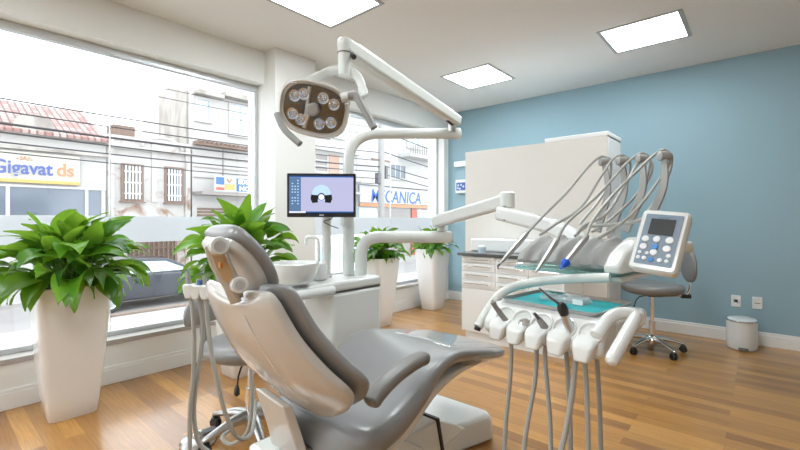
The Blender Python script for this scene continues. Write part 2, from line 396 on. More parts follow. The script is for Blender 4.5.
# recessed ceiling panels on the room's grid
def ceiling_light(x, y, label):
    t = thing('ceiling_light', label, 'ceiling light', (x, y, H), 0, 'square ceiling panel lights')
    f = MB(); a, b = 0.305, 0.275
    for (p0, q0, p1, q1) in ((-a, -a, a, -b), (-a, b, a, a), (-a, -b, -b, b), (b, -b, a, b)): f.box(p0, q0, -0.006, p1, q1, -0.0005)
    f.build('frame', 'framegrey', t, smooth=False)
    MB().box(-b, -b, -0.004, b, b, -0.0015).build('diffuser', 'led', t, smooth=False)
    return t
for x, y, l in [(1.185, 1.955, 'square white ceiling panel light above the operating lamp, cut by the top edge'),
                (1.185, 4.125, 'square white ceiling panel light nearest the corner of window and blue wall'),
                (2.835, 4.095, 'square white ceiling panel light at the top right, above the blue wall side'),
                (2.835, 1.955, 'square ceiling panel light out of view over the delivery unit'),
                (1.185, -0.3, 'square ceiling panel light out of view behind the window planter'),
                (1.185, -2.4, 'added square ceiling panel light, unseen, at the rear near the shopfront'),  # rear pair added along the grid to brighten surfaces facing the camera
                (2.835, -2.4, 'added square ceiling panel light, unseen, at the rear away from the shopfront'),
                (2.835, -0.3, 'square ceiling panel light out of view over the camera')]:
    ceiling_light(x, y, l)

# ------------------------------------------------------------------ outdoors: ground
G = -1.3
struct(MB().box(-9.0, -8, G - .2, -0.3, 40, G).build('ground_sidewalk', 'pave', smooth=False))
struct(MB().box(-13.0, -8, G - .2, -9.0, 40, G - 0.1).build('ground_road', 'road', smooth=False))
struct(MB().box(-16, -8, G - .2, -13.0, 40, G + .02).build('ground_far_sidewalk', 'pave', smooth=False))
tag(MB().box(-9.15, 2.2, G - .1, -8.95, 14, G + .06).build('kerb', 'kerb', bev=0.02), 'low brown kerb along the street beyond the window', 'kerb')

# ------------------------------------------------------------------ outdoors: the far side of the street (facades face the clinic, at x = -15)
FX = -15.0
def bars(mb, x, y0, y1, z0, z1, ny, nz, r=0.02):
    for k in range(ny): q = y0 + (k + .5) * (y1 - y0) / ny; mb.box(x - r, q - r, z0, x + r, q + r, z1)
    for k in range(nz): q = z0 + (k + .5) * (z1 - z0) / nz; mb.box(x - r, y0, q - r, x + r, y1, q + r)
def facade_window(parent, y0, y1, z0, z1, fm='render', gm='winblue', nb=0, muntin=(1, 1), depth=0.12, name='window'):
    f = MB(); t = 0.09
    f.box(FX, y0 - t, z0 - t, FX + .08, y1 + t, z0); f.box(FX, y0 - t, z1, FX + .08, y1 + t, z1 + t)
    f.box(FX, y0 - t, z0, FX + .08, y0, z1); f.box(FX, y1, z0, FX + .08, y1 + t, z1)
    f.box(FX, y0 - t - .06, z0 - t - .05, FX + .14, y1 + t + .06, z0 - t)
    if muntin[0] > 1 or muntin[1] > 1: 
        for k in range(1, muntin[0]): q = y0 + k * (y1 - y0) / muntin[0]; f.box(FX, q - .035, z0, FX + .05, q + .035, z1)
        for k in range(1, muntin[1]): q = z0 + k * (z1 - z0) / muntin[1]; f.box(FX, y0, q - .035, FX + .05, y1, q + .035)
    w = f.build(name, fm, parent, smooth=False)
    MB().box(FX + .0, y0, z0, FX + .02, y1, z1).build('pane', gm, w, smooth=False)
    if nb:
        g = MB(); bars(g, FX + .1, y0, y1, z0, z1, nb, 3, .022); g.build('window_bars', 'signwhite' if gm != 'brown' else 'brown', w, smooth=False)
    return w
# 1 shop with tiled roof
b = thing('shop_building', 'low shop with a red clay tiled roof across the street', 'building', (0, 0, 0))
MB().box(FX - 5, -6, G, FX, 4.62, 4.15).build('wall', 'render', b, smooth=False)
s = MB().box(FX - .05, -6, 1.35, FX + .03, 4.45, 2.3); s.build('shop_glass', 'windark', b, smooth=False)
s = MB()
for q in (-3, -.4, 1.9, 4.0, 4.5): s.box(FX + .03, q - .05, 1.3, FX + .07, q + .05, 2.32)
s.box(FX, -6, 1.22, FX + .09, 4.5, 1.34); s.box(FX, -6, 2.28, FX + .09, 4.6, 2.36); s.build('shop_frame', 'signboard', b, smooth=False)
s = MB().box(FX - .02, -6, G, FX + .06, 4.5, 1.2); s.build('shop_base', 'render', b, smooth=False)
s = MB().box(FX, -6, 3.52, FX + .18, 4.62, 3.62); s.box(FX, -6, 4.02, FX + .22, 4.62, 4.15); s.build('cornice', 'stain', b, smooth=False)
s = MB(); arc = [(1.95, 4.1), (2.05, 4.42)] + [(2.55 + .5 * math.cos(a), 4.42 + .3 * math.sin(a)) for a in [math.pi * (1 - k / 10) for k in range(11)]] + [(3.08, 4.3), (3.15, 4.1)]
s.prism([(FX - .05, y, z) for y, z in arc], (.25, 0, 0)); s.build('parapet', 'stain', b, smooth=False)
s = MB().add([(FX + .3, -6, 4.15), (FX + .3, 4.62, 4.15), (FX - 3.2, 4.5, 5.75), (FX - 3.2, -6, 5.75), (FX + .3, -6, 4.05), (FX + .3, 4.62, 4.05), (FX - 3.2, 4.5, 5.6), (FX - 3.2, -6, 5.6)],
             [(0, 1, 2, 3), (7, 6, 5, 4), (0, 4, 5, 1), (1, 5, 6, 2), (2, 6, 7, 3), (3, 7, 4, 0)])
s.build('roof', 'tile', b, smooth=False)
sg = thing('shop_sign', 'cream shop sign with violet and orange lettering and a yellow bar', 'sign', (FX + .12, 0, 0))
MB().box(-.04, -3.4, 2.45, .0, 3.79, 3.45).build('sign_board', 'rendery', sg, smooth=False)
MB().box(-.02, -3.4, 2.42, .06, 3.79, 2.53).build('under_bar', 'signyellow', sg, bev=.01)
def sign_text(body, y0, y1, z, size, m, parent, name='lettering', bold=0.0, shear=0.0, x=0.012):
    o = text_mesh(body, size, name, m, parent, (x, y0, z), (R(90), 0, R(90)), ext=.008, bold=bold, shear=shear)
    w = max(v.co.x for v in o.data.vertices) - min(v.co.x for v in o.data.vertices)
    o.scale = ((y1 - y0) / w, 1, 1); return o
sign_text('Gigavat', 1.5, 3.02, 2.72, .62, 'signviolet', sg, bold=.012)
sign_text('ds', 3.13, 3.6, 2.72, .62, 'signorange', sg, bold=.012)
lg = MB()
for k in range(5):
    a0 = math.pi * (.1 + .17 * k); lg.tube([(.015, 2.3 + .2 * math.cos(a0 + t * .25), 3.14 + .14 * math.sin(a0 + t * .25)) for t in (0, .5, 1)], .022, 6)
    lg.tube([(.015, 2.3 + .1 * math.cos(a0 + t * .25), 3.14 + .08 * math.sin(a0 + t * .25)) for t in (0, .5, 1)], .022, 6)
lg.build('sign_emblem', 'signorange', sg)
# 2 old house
b = thing('old_house', 'derelict old house of peeling white plaster with two barred windows', 'building', (0, 0, 0))
MB().box(FX - 5, 4.64, G, FX, 7.64, 4.3).build('wall', 'peel', b, smooth=False)
s = MB().box(FX, 4.64, 3.92, FX + .16, 7.64, 4.04); s.box(FX, 4.66, G, FX + .08, 4.86, 4.3); s.box(FX, 7.44, G, FX + .08, 7.64, 4.3); s.box(FX, 6.15, 1.9, FX + .06, 6.35, 4.3)
s.tube([(FX + .06, 6.55 + .75 * math.cos(a), 4.1 + .42 * math.sin(a)) for a in [math.pi * k / 14 for k in range(15)]], .06, 6)
s.box(FX, 4.64, 4.3, FX + .1, 7.64, 4.42); s.build('moulding', 'peel', b, smooth=False)
s = MB().box(FX - 1.5, 5.0, 4.3, FX - .6, 5.75, 4.95); s.build('chimney_stack', 'brown', b, smooth=False)
facade_window(b, 5.17, 5.76, 2.0, 3.28, 'brown', 'shutter', 5)
facade_window(b, 6.72, 7.27, 1.98, 3.3, 'brown', 'windark', 5)
facade_window(b, 5.4, 7.0, -.9, 1.0, 'brown', 'brown', 9, name='street_gate')
# 3 tall building with stained side wall
b = thing('tall_building', 'tall pale building with a stained blank side wall and upper windows', 'building', (0, 0, 0))
s = MB().box(FX - 6, 7.74, G, FX, 13.2, 7.3); s.build('wall', 'render', b, smooth=False)
s = MB().add([(FX - .4, 7.73, 3.9), (FX - .4, 7.73, 7.3), (FX - 3.6, 7.73, 7.45), (FX - 3.6, 7.73, 3.9)] + [(FX - .4, 7.66, 3.9), (FX - .4, 7.66, 7.3), (FX - 3.6, 7.66, 7.45), (FX - 3.6, 7.66, 3.9)],
    [(0, 1, 2, 3), (7, 6, 5, 4), (0, 4, 5, 1), (1, 5, 6, 2), (2, 6, 7, 3), (3, 7, 4, 0)]); s.build('side_wall', 'stain', b, smooth=False)
facade_window(b, 7.95, 8.45, 5.6, 6.45, 'render', 'winblue', muntin=(1, 2))
facade_window(b, 9.45, 11.0, 5.2, 6.55, 'render', 'winblue', muntin=(3, 2))
s = MB().box(FX, 7.74, 6.62, FX + .4, 9.0, 6.8); s.box(FX, 9.0, 6.75, FX + .5, 13.2, 6.95); s.build('ledge', 'stain', b, smooth=False)
s = MB()
for k in range(26): s.box(FX + .0, 7.8 + k * .2, 4.52, FX + .5, 7.92 + k * .2, 4.6)
s.box(FX, 7.76, 4.42, FX + .45, 13.1, 4.52); s.build('tiled_ledge', 'brown', b, smooth=False)
s = MB()
for q in (3.05, 3.5, 3.95): s.box(FX, 7.8, q - .02, FX + .04, 13.1, q + .02)
for q in (9.1, 10.6, 12): s.box(FX, q - .02, 2.6, FX + .04, q + .02, 4.4)
s.build('cladding_seam', 'shutter', b, smooth=False)
s = MB().box(FX, 7.76, 2.26, FX + .9, 13.1, 2.4); s.build('awning', 'shutter', b, smooth=False)
s = MB()
for k in range(9): s.box(FX, 7.95, .5 + k * .14, FX + .05, 9.4, .6 + k * .14)
s.build('roller_shutter', 'brown', b, smooth=False)
sg = thing('blue_wall_sign', 'small white sign with a coloured picture and two lines on blue', 'sign', (FX + .9, 0, 0))
MB().box(-.05, 8.3, 2.42, 0, 11.2, 3.1).build('sign_board', 'signboard', sg, smooth=False)
MB().box(.0, 8.36, 2.72, .012, 8.72, 3.04).build('sign_patch', 'signmid', sg, smooth=False)
MB().box(.0, 8.36, 2.48, .012, 8.72, 2.6).build('sign_patch', 'signred', sg, smooth=False)
MB().box(.0, 8.74, 2.5, .012, 9.2, 2.76).build('sign_patch', 'signyellow', sg, smooth=False)
MB().tube([(.01, 8.85, 2.98), (.01, 8.95, 2.85), (.01, 9.05, 2.98)], .04, 6).build('sign_patch', 'signorange', sg)
MB().box(.0, 9.28, 2.75, .012, 10.3, 3.04).build('sign_patch', 'signmid', sg, smooth=False)
MB().box(.0, 9.28, 2.46, .012, 11.15, 2.74).build('sign_patch', 'signmid', sg, smooth=False)
sign_text('EDSON', 9.36, 10.24, 2.8, .28, 'signwhite', sg, bold=.008, x=.016)
sign_text('NOSTRANI', 9.4, 11.0, 2.5, .27, 'signwhite', sg, bold=.008, x=.016)
# 4 buildings seen through window 2
b = thing('salmon_building', 'pale building with salmon coloured bands and small windows', 'building', (0, 0, 0))
MB().box(FX - 6, 13.22, G, FX, 17.4, 7.6).build('wall', 'render', b, smooth=False)
s = MB().box(FX, 13.3, 2.9, FX + .05, 14.2, 7.2); s.box(FX, 15.25, 2.9, FX + .05, 16.0, 4.9); s.build('render_band', 'salmon', b, smooth=False)
facade_window(b, 14.3, 15.1, 3.9, 4.8, 'render', 'shutter', muntin=(1, 3))
facade_window(b, 14.4, 15.2, 5.9, 6.8, 'render', 'winblue', muntin=(2, 1))
facade_window(b, 15.6, 16.3, 6.0, 6.7, 'render', 'winblue', muntin=(2, 1))
s = MB().box(FX, 13.22, 2.7, FX + .5, 17.4, 2.82); s.box(FX, 13.22, 5.05, FX + .35, 17.4, 5.15); s.build('ledge', 'render', b, smooth=False)
b = thing('garage_building', 'white two storey garage building behind the street pole', 'building', (0, 0, 0))
MB().box(FX - 6, 17.42, G, FX, 27.5, 9.5).build('wall', 'render', b, smooth=False)
s = MB().box(FX, 17.5, 1.3, FX + .12, 19.0, 1.95); s.box(FX, 23.2, 1.35, FX + .1, 25.8, 1.9); s.build('shop_glass', 'winblue', b, smooth=False)
MB().box(FX, 19.4, G, FX + .1, 22.4, 1.85).build('roller_shutter', 'shutter', b, smooth=False)
MB().box(FX, 22.55, G, FX + .12, 23.1, 1.95).build('red_panel', 'signred', b, smooth=False)
facade_window(b, 20.4, 21.9, 4.0, 4.85, 'render', 'windark', muntin=(3, 1))
facade_window(b, 22.2, 23.4, 6.3, 7.1, 'render', 'winblue', muntin=(2, 1))
s = MB().box(FX, 17.42, 3.35, FX + .35, 27.5, 3.5); s.box(FX, 21.2, 5.4, FX + 1.1, 24.6, 5.6); s.box(FX, 17.42, 7.6, FX + .3, 27.5, 7.8); s.build('ledge', 'render', b, smooth=False)
s = MB(); bars(s, FX + 1.05, 21.2, 24.6, 5.6, 6.2, 14, 1, .025); s.build('balcony_rail', 'shutter', b, smooth=False)
MB().box(FX, 24.8, 3.6, FX + .06, 26.2, 5.2).build('render_band', 'salmon', b, smooth=False)
b = thing('rooftop_block', 'distant higher pale block above the garage building', 'building', (0, 0, 0))
MB().box(FX - 14, 17, G, FX - 7, 34, 14).build('wall', 'render', b, smooth=False)
for q in (19, 22, 25): 
    MB().box(FX - 7, q, 9.7, FX - 6.9, q + 1.4, 10.9).build('window', 'winblue', b, smooth=False)
sg = thing('garage_sign', 'long white sign with big blue capitals over an orange strip', 'sign', (FX + .2, 0, 0))
MB().box(-.05, 17.5, 2.25, 0, 24.9, 3.3).build('sign_board', 'signboard', sg, smooth=False)
MB().box(-.06, 17.5, 2.0, .02, 24.6, 2.22).build('sign_strip', 'signorange', sg, smooth=False)
sign_text('MECANICA', 18.4, 23.4, 2.32, 1.12, 'signblue', sg, bold=.012, shear=.12)
b = thing('end_building', 'pale building closing the street at the right', 'building', (0, 0, 0))
MB().box(FX - 6, 27.55, G, FX + .3, 39, 8.6).build('wall', 'rendery', b, smooth=False)

# pole, cables, car, rail
pl = thing('utility_pole', 'pale concrete utility pole with crossarms and cables', 'pole', (-13.2, 17.7, 0))
MB().cyl((0, 0, G), (0, 0, 9), .19, 12).build('pole_shaft', 'concrete', pl)
s = MB().box(-.06, -1.0, 7.2, .06, 1.0, 7.32); s.box(-.06, -.8, 4.6, .06, .8, 4.7); s.build('crossarm', 'brown', pl, smooth=False)
s = MB().box(-.14, -.4, 3.3, .14, -.2, 3.9); s.box(-.14, .22, 3.6, .14, .42, 4.3); s.build('junction_box', 'dgrey', pl, smooth=False)
def sag(a, b, dip, n=18):
    a, b = Vector(a), Vector(b); return [a.lerp(b, k / n) - Vector((0, 0, dip * 4 * (k / n) * (1 - k / n))) for k in range(n + 1)]
CX_ = -10.6
wires = [(5.3, .35, .012, 'highest thin overhead cable crossing the sky'), (5.0, .3, .012, 'second thin overhead cable above the tiled roof'),
         (4.15, .3, .022, 'overhead cable along the roof eaves'), (3.78, .2, .02, 'overhead cable just below the roof eaves'),
         (3.55, .25, .035, 'thick bundled overhead cable above the cream sign'), (3.4, .3, .025, 'overhead cable under the thick bundle'),
         (3.1, .2, .022, 'lower overhead cable over the old house windows'), (2.92, .25, .018, 'lowest overhead cable across the old house')]
for k, (z, dip, r, l) in enumerate(wires):
    tag(MB().tube(sag((CX_ - .1 * k, -6, z + .3), (-13.2, 17.7, z + 1.2 - .12 * k), dip), r, 6).build('overhead_cable', 'cable'), l, 'cable', 'overhead street cables')
for k, (z, l) in enumerate([(6.4, 'overhead cable right of the pole, highest'), (5.2, 'overhead cable right of the pole, second from top'), (4.4, 'overhead cable right of the pole, above the blue capitals'), (3.9, 'overhead cable right of the pole, lowest')]):
    tag(MB().tube(sag((-13.2, 17.7, z), (-12.6, 38, z - 1.2), .4), .03, 6).build('overhead_cable', 'cable'), l, 'cable', 'overhead street cables')
car = thing('car', 'dark blue hatchback parked across the street', 'car', (-10.9, 4.75, G - .1), 0)
prof = [(-2.0, .35), (-2.05, .75), (-1.95, .98), (-1.2, 1.02), (-.2, 1.02), (1.0, .98), (1.75, .85), (2.1, .62), (2.12, .35), (1.7, .28), (-1.7, .28)]
MB().prism([(-.85, y, z) for y, z in prof], (1.7, 0, 0)).build('body', 'carpaint', car, bev=.06, seg=3)
cp = [(-1.75, .98), (-1.35, 1.36), (-.6, 1.46), (.3, 1.42), (1.15, .96)]
MB().rings([[(-.78 + (0.1 if z > 1.1 else 0), y, z) for y, z in cp], [(.78 - (0.1 if z > 1.1 else 0), y, z) for y, z in cp]]).build('cabin', 'carpaint', car, bev=.04)
for sx in (-1, 1):
    for w in ([(-1.4, 1.04), (-1.15, 1.3), (-.62, 1.37), (-.55, 1.04)], [(-.48, 1.04), (-.54, 1.37), (.2, 1.34), (.85, 1.04)]):
        MB().prism([(sx * .785 - .0, y, z) if z < 1.1 else (sx * .70, y, z) for y, z in w], (sx * .012, 0, 0)).build('side_window', 'winblue', car, smooth=False)
    for y in (-1.3, 1.35):
        wl_ = MB().lathe([(.2, -.09), (.31, -.1), (.33, -.06), (.33, .06), (.31, .1), (.2, .09)], (sx * .8, y, .33), 28, (1, 0, 0)).build('wheel', 'tyre', car)
        MB().lathe([(.0, .02), (.06, .03), (.18, .0), (.21, .02), (.21, -.02)], (sx * .9, y, .33), 20, (sx, 0, 0)).build('hubcap', 'alu', wl_)
    MB().cbox((sx * .9, .75, 1.03), (.14, .1, .1)).build('mirror', 'carpaint', car, bev=.02)
MB().box(-.7, 2.05, .6, .7, 2.14, .72).build('headlight', 'signwhite', car, bev=.02)
car2 = thing('parked_truck', 'blue and white van just visible far down the street', 'van', (-11.0, 12.2, G - .1))
MB().box(-.9, -2, .3, .9, 2, 1.9).build('body', 'signwhite', car2, bev=.08)
MB().box(-.92, -1.9, .9, .92, 1.95, 1.5).build('window', 'winblue', car2, bev=.05)
rl = thing('street_rail', 'low pale metal guard rail outside the window', 'railing', (-1.9, 1.9, G))
s = MB()
MB().tube([(0, -1.2, 1.33), (0, .2, 1.33)], .022, 10).build('rail_bar', 'signwhite', rl)
for y in (-1.1, -.25, .15): MB().cyl((0, y, 0), (0, y, 1.33), .022, 10).build('rail_post', 'alu', rl)

# ------------------------------------------------------------------ potted plants
def leaf(mb, base, az, L, wd, elev, droop, twist=0.0, stalk=None):
    """one lance shaped blade with a folded midrib, arching from elev down by droop"""
    d = Vector((math.cos(az), math.sin(az), 0)); sd = Vector((-math.sin(az), math.cos(az), 0)); n = 9
    p = Vector(base); e = elev; rings = []
    for k in range(n + 1):
        t = k / n; w = wd * (math.sin(math.pi * min(1, t * 1.02) ** .75) ** .85 if 0 < t < 1 else 0.0) * (1 - .15 * t)
        dirv = d * math.cos(e) + Vector((0, 0, math.sin(e))); up = -d * math.sin(e) + Vector((0, 0, math.cos(e)))
        s2 = (sd * math.cos(twist) + up * math.sin(twist)); u2 = (up * math.cos(twist) - sd * math.sin(twist))
        wav = .006 * math.sin(9 * t + az * 3)
        rings.append([p - s2 * w + u2 * (.22 * w + wav), p - s2 * w * .5 + u2 * .14 * w, p, p + s2 * w * .5 + u2 * .14 * w, p + s2 * w + u2 * (.22 * w - wav)])
        p = p + dirv * (L / n); e -= droop / n
    o = len(mb.v)
    for r in rings: mb.v += r
    for k in range(n):
        for a in range(4): mb.f.append([o + k * 5 + a, o + k * 5 + a + 1, o + (k + 1) * 5 + a + 1, o + (k + 1) * 5 + a])
def potted_plant(label, x, y, hw_b, hw_t, h, seed, nleaf, ls, spread, up=1.0):
    rnd = random.Random(seed)
    t = thing('potted_plant', label, 'potted plant', (x, y, 0), 0)
    def sq(w, z, e=7, n=40):
        out = []
        for k in range(n):
            th = 2 * math.pi * (k + .5) / n; c, s = math.cos(th), math.sin(th)
            out.append((math.copysign(abs(c) ** (2 / e), c) * w, math.copysign(abs(s) ** (2 / e), s) * w, z))
        return out
    st = [(hw_b - .004, 0), (hw_b, .006)] + [(hw_b + (hw_t - hw_b) * (1 - (1 - q) ** 1.35), h * q) for q in (.15, .3, .45, .6, .75, .88, .97)] + [(hw_t, h - .004), (hw_t - .006, h), (hw_t - .014, h), (hw_t - .018, h - .02), (hw_t - .02, h - .06)]
    MB().rings([sq(w, z) for w, z in st]).build('planter', 'pot', t, ang=50)
    MB().rings([sq(hw_t - .021, h - .07), sq(hw_t - .021, h - .035), sq(.02, h - .02)]).build('soil', 'soil', t)
    lf = MB(); sm = MB()
    for k in range(nleaf):
        q = (k + .5) / nleaf; az = k * 2.39996 + rnd.uniform(-.4, .4); L = ls * rnd.uniform(.72, 1.2)
        d = Vector((math.cos(az), math.sin(az), 0))
        b = Vector((rnd.uniform(-.45, .45) * hw_t, rnd.uniform(-.45, .45) * hw_t, h - .03))
        if q < .30:      # upright heart of the plant
            el = R(rnd.uniform(45, 80)); out = spread * rnd.uniform(.05, .3); top = spread * up * rnd.uniform(.45, 1.0); dr = R(rnd.uniform(25, 70))
        elif q < .68:    # leaning middle leaves
            el = R(rnd.uniform(20, 48)); out = spread * rnd.uniform(.3, .62); top = spread * up * rnd.uniform(.4, .85); dr = R(rnd.uniform(50, 95))
        else:            # outer leaves hanging over the rim
            el = R(rnd.uniform(-12, 22)); out = spread * rnd.uniform(.42, .78); top = spread * up * rnd.uniform(.12, .5); dr = R(rnd.uniform(60, 100))
        m2 = b + d * out + Vector((0, 0, top)); m1 = b + d * out * .3 + Vector((0, 0, top * .62))
        pts = crom([b, m1, m2], 4); sm.tube(pts, [.0045 - .002 * i / len(pts) for i in range(len(pts))], 5)
        leaf(lf, m2, az + rnd.uniform(-.35, .35), L, L * rnd.uniform(.19, .25), el, dr, rnd.uniform(-.7, .7))
    lf.build('foliage', 'leaf', t, ang=80); sm.build('stems', 'stem', t)
    return t
potted_plant('large leafy green plant in a tall tapered white planter at the left foreground window',   .335, .62, .125, .188, .80, 8, 150, .26, .31, up=1.0)
potted_plant('leafy plant by the window, mostly hidden behind the dental chair headrest', .50, 1.67, .125, .17, .72, 11, 110, .27, .36, up=1.3)
potted_plant('leafy plant in a tall white planter right of the spittoon unit, under the curved arm', .285, 3.44, .115, .19, .77, 5, 110, .20, .24, up=1.05)
potted_plant('leafy plant in a tall white planter farthest in the corner by the blue wall', .235, 4.55, .115, .185, .81, 9, 100, .20, .21, up=1.05)

# ------------------------------------------------------------------ dental chair (axis +Y, centre x = 2.33)
ch = thing('dental_chair', 'reclined grey dental chair with a pale moulded back shell and headrest', 'dental chair', (2.33, 0, 0))
def smooth_st(st, n=6):
    """resample stations along a smooth curve"""
    v = [Vector((a[0], a[1], a[2])) for a in st]; w = [Vector((a[3], a[4], 0)) for a in st]
    A = crom(v, n); B = crom(w, n); return [(a.x, a.y, max(a.z, .004), max(b.x, .001), max(b.y, .001)) for a, b in zip(A, B)]
# back shell: from bottom (low, forward) to top (high, back)
def lerp_st(y0, z0, y1, z1, q): return (y0 + (y1 - y0) * q, z0 + (z1 - z0) * q)
BY0, BZ0, BY1, BZ1 = .965, .508, .655, .985
def back_stations(ws, up, dn, oy=0, oz=0):
    out = []
    for q, w, k in ws:
        y, z = lerp_st(BY0, BZ0, BY1, BZ1, q); bow = .035 * math.sin(math.pi * q)
        out.append((y + oy - bow, z + oz - bow * .5, w, up * k, dn * k))
    return out
def top_dip(amount):
    def fn(p, x, w, q, nn, t):
        p = Vector(p)
        s = max(0, (q - .72) / .28); c = max(0, 1 - (abs(x) / .17) ** 2) if abs(x) < .17 else 0
        p -= t * amount * s * c ** .8
        p -= nn * 0.0
        p += nn * .05 * (abs(x) / .27) ** 2 * (0.4 + .6 * q)   # wings wrap forward round the sitter
        return p
    return fn
# pad() normal for bottom->top travel points toward -Y (back); 'up' = back side
ws = [(0, .06, .5), (.012, .10, .85), (.05, .165, 1), (.11, .222, 1), (.18, .280, 1), (.27, .316, 1), (.36, .320, 1), (.50, .292, 1), (.7, .250, 1), (.85, .228, 1), (.94, .215, .95), (.985, .2, .7), (1, .185, .3)]
def wing(sign, dip, k=.05):
    def fn(p, x, w, q, nn, t):
        p = Vector(p); s = max(0, (q - .75) / .25); c = max(0, 1 - (abs(x) / .16) ** 2)
        p -= t * dip * s * c
        p -= nn * k * (abs(x) / .27) ** 2
        return p
    return fn
shell = pad(MB(), smooth_st(back_stations(ws, .030, .010), 3), e=6, n=64, fn=wing(1, .055, .03)).build('back_shell', 'shell', ch, sub=1)
wc = [(q, w + .024, k) for q, w, k in ws]
s = MB().tube([Vector((.135 - .07 * q, lerp_st(BY0, BZ0, BY1, BZ1, q)[0] - .035 * math.sin(math.pi * q), lerp_st(BY0, BZ0, BY1, BZ1, q)[1] - .0175 * math.sin(math.pi * q))) + Vector((0, -.0236, -.0153)) for q in [.2 + .68 * k / 12 for k in range(13)]], .0012, 6)
s.build('shell_seam', 'signwhite', ch)
cush = pad(MB(), smooth_st(back_stations(wc, .012, .05, .026, .012), 3), e=3.2, n=48, fn=wing(1, .04, .035)).build('backrest', 'vinyl', ch, sub=1)
# seat and leg rest
seat_st = [(.945, .405, .17, .04, .03), (.965, .40, .24, .07, .05), (1.02, .395, .282, .085, .06), (1.15, .41, .29, .08, .055), (1.28, .465, .292, .075, .04), (1.40, .548, .292, .062, .035), (1.52, .575, .292, .05, .035), (1.64, .563, .292, .042, .032), (1.78, .545, .292, .036, .036), (1.90, .528, .288, .034, .036), (1.965, .52, .275, .03, .03), (1.985, .517, .25, .016, .016)]
def bolster(p, x, w, q, nn, t):
    p = Vector(p); s = math.sin(math.pi * min(1, max(0, (q - .05) / .75))) ** .7 if .05 < q < .8 else 0
    p -= nn * 0
    p += Vector((0, 0, 1)) * (.038 * s * (abs(x) / .29) ** 3 - .02 * s * (1 - abs(x) / .29))
    return p
pad(MB(), smooth_st(seat_st, 4), e=3.4, n=48, fn=bolster).build('seat', 'vinyl', ch, sub=1)
ft = [(1.62, .564, .297, .050, .040), (1.78, .545, .298, .042, .042), (1.90, .528, .293, .040, .042), (1.975, .519, .28, .036, .036), (1.997, .516, .255, .02, .02)]
pad(MB(), smooth_st(ft, 3), e=3.4, n=48).build('foot_cover', 'clear', ch, sub=1)
# underside shell of the seat
us = [(.98, .335, .16, .02, .02), (1.1, .335, .22, .03, .045), (1.25, .385, .235, .03, .06), (1.4, .475, .24, .03, .05), (1.6, .51, .235, .02, .03), (1.8, .498, .22, .01, .02), (1.88, .49, .2, .006, .01)]
pad(MB(), smooth_st(us, 3), e=4, n=36).build('seat_shell', 'plastic', ch, sub=1)
# armrest pad on the near bolster
ar = crom([P(369, 406, X=2.60), P(378, 392, X=2.60), P(395, 375, X=2.60), P(412, 363, X=2.60), P(427, 356, X=2.60)], 6)
s = MB(); rs = []
for i, p in enumerate(ar):
    q = i / (len(ar) - 1); t = (ar[min(i + 1, len(ar) - 1)] - ar[max(0, i - 1)]).normalized(); n_ = Vector((0, -t.z, t.y)).normalized()
    k = min(1, math.sin(math.pi * min(.5, (q + .02) * 4) if q < .12 else math.pi * .5 if q < .9 else math.pi * min(.5, (1.03 - q) * 4)))
    rs.append([p + Vector((math.copysign(abs(math.cos(a)) ** .7, math.cos(a)) * .034 * k, 0, 0)) + n_ * math.copysign(abs(math.sin(a)) ** .7, math.sin(a)) * .026 * k for a in [2 * math.pi * j / 16 for j in range(16)]])
for r in rs:
    for j, p in enumerate(r): r[j] = p - Vector((2.33, 0, 0))
s.rings(rs).build('armrest', 'vinyl2', ch, sub=1)
# bracket plate between back and seat
s = MB(); rs = []
for k in range(9):
    q = k / 8; z = .560 - .26 * q; y = .84 + .03 * math.sin(q * 2.2) + .035 * q * q
    x0, x1 = -.19, -.005 + .03 * q
    rs.append([(x0 + .03 * q, y, z), (x1 + .01 * q, y + .0, z - .02), (x1 + .02 + .01 * q, y + .03, z - .02), (x0 + .03, y + .03, z)])
s.rings(rs).build('back_bracket', 'shell', ch, bev=.006, ang=50)
# pedestal and floor base
s = MB().rings([[(x * w, y0 + (y1 - y0) * (yy), z) for x, yy in ((-1, 0), (1, 0), (1, 1), (-1, 1))] for w, y0, y1, z in [(.16, .86, 1.5, .05), (.16, .86, 1.45, .2), (.15, .9, 1.3, .3), (.13, .96, 1.2, .36)]])
s.build('pedestal', 'plastic', ch, bev=.015)
s = MB().box(-.225, .83, .19, -.10, 1.0, .335); s.box(-.09, .83, .19, .1, .94, .3); s.build('pedestal_cover', 'plastic', ch, bev=.018, seg=3)
plan = [(-.26, .9), (.12, .9), (.2, 1.3), (.1, 1.82), (.17, 2.05), (.13, 2.09), (-.24, 2.09), (-.28, 2.05)]
s = MB().rings([[(x * 1.0, y, 0) for x, y in plan], [(x * .98, 1.5 + (y - 1.5) * .99, .11) for x, y in plan], [(x * .93 - .005, 1.5 + (y - 1.5) * .965, .145) for x, y in plan]])
s.build('floor_base', 'plastic', ch, bev=.02, seg=3)
s = MB().rings([[(-.2, 1.1, .10), (.15, 1.1, .10), (.15, 1.60, .10), (-.2, 1.60, .10)], [(-.18, 1.1, .27), (.13, 1.1, .27), (.13, 1.58, .27), (-.18, 1.58, .27)]])
s.build('base_cover', 'plastic', ch, bev=.012, seg=3)
s = MB().rings([[(-.205, 1.595, .10), (.155, 1.595, .10), (.155, 1.612, .10), (-.205, 1.612, .10)], [(-.185, 1.575, .276), (.135, 1.575, .276), (.135, 1.592, .276), (-.185, 1.592, .276)]])
s.build('dark_gap_strip', 'black', ch, smooth=False)  # solid black strip, the shade of the gap put into its colour
s = MB().rings([[(-.2, 1.612, .12), (.14, 1.612, .12), (.12, 1.86, .12), (-.2, 1.86, .12)], [(-.18, 1.60, .262), (.12, 1.60, .262), (.10, 1.76, .17), (-.18, 1.76, .17)]])
s.build('front_cover', 'plastic', ch, bev=.012, seg=3)
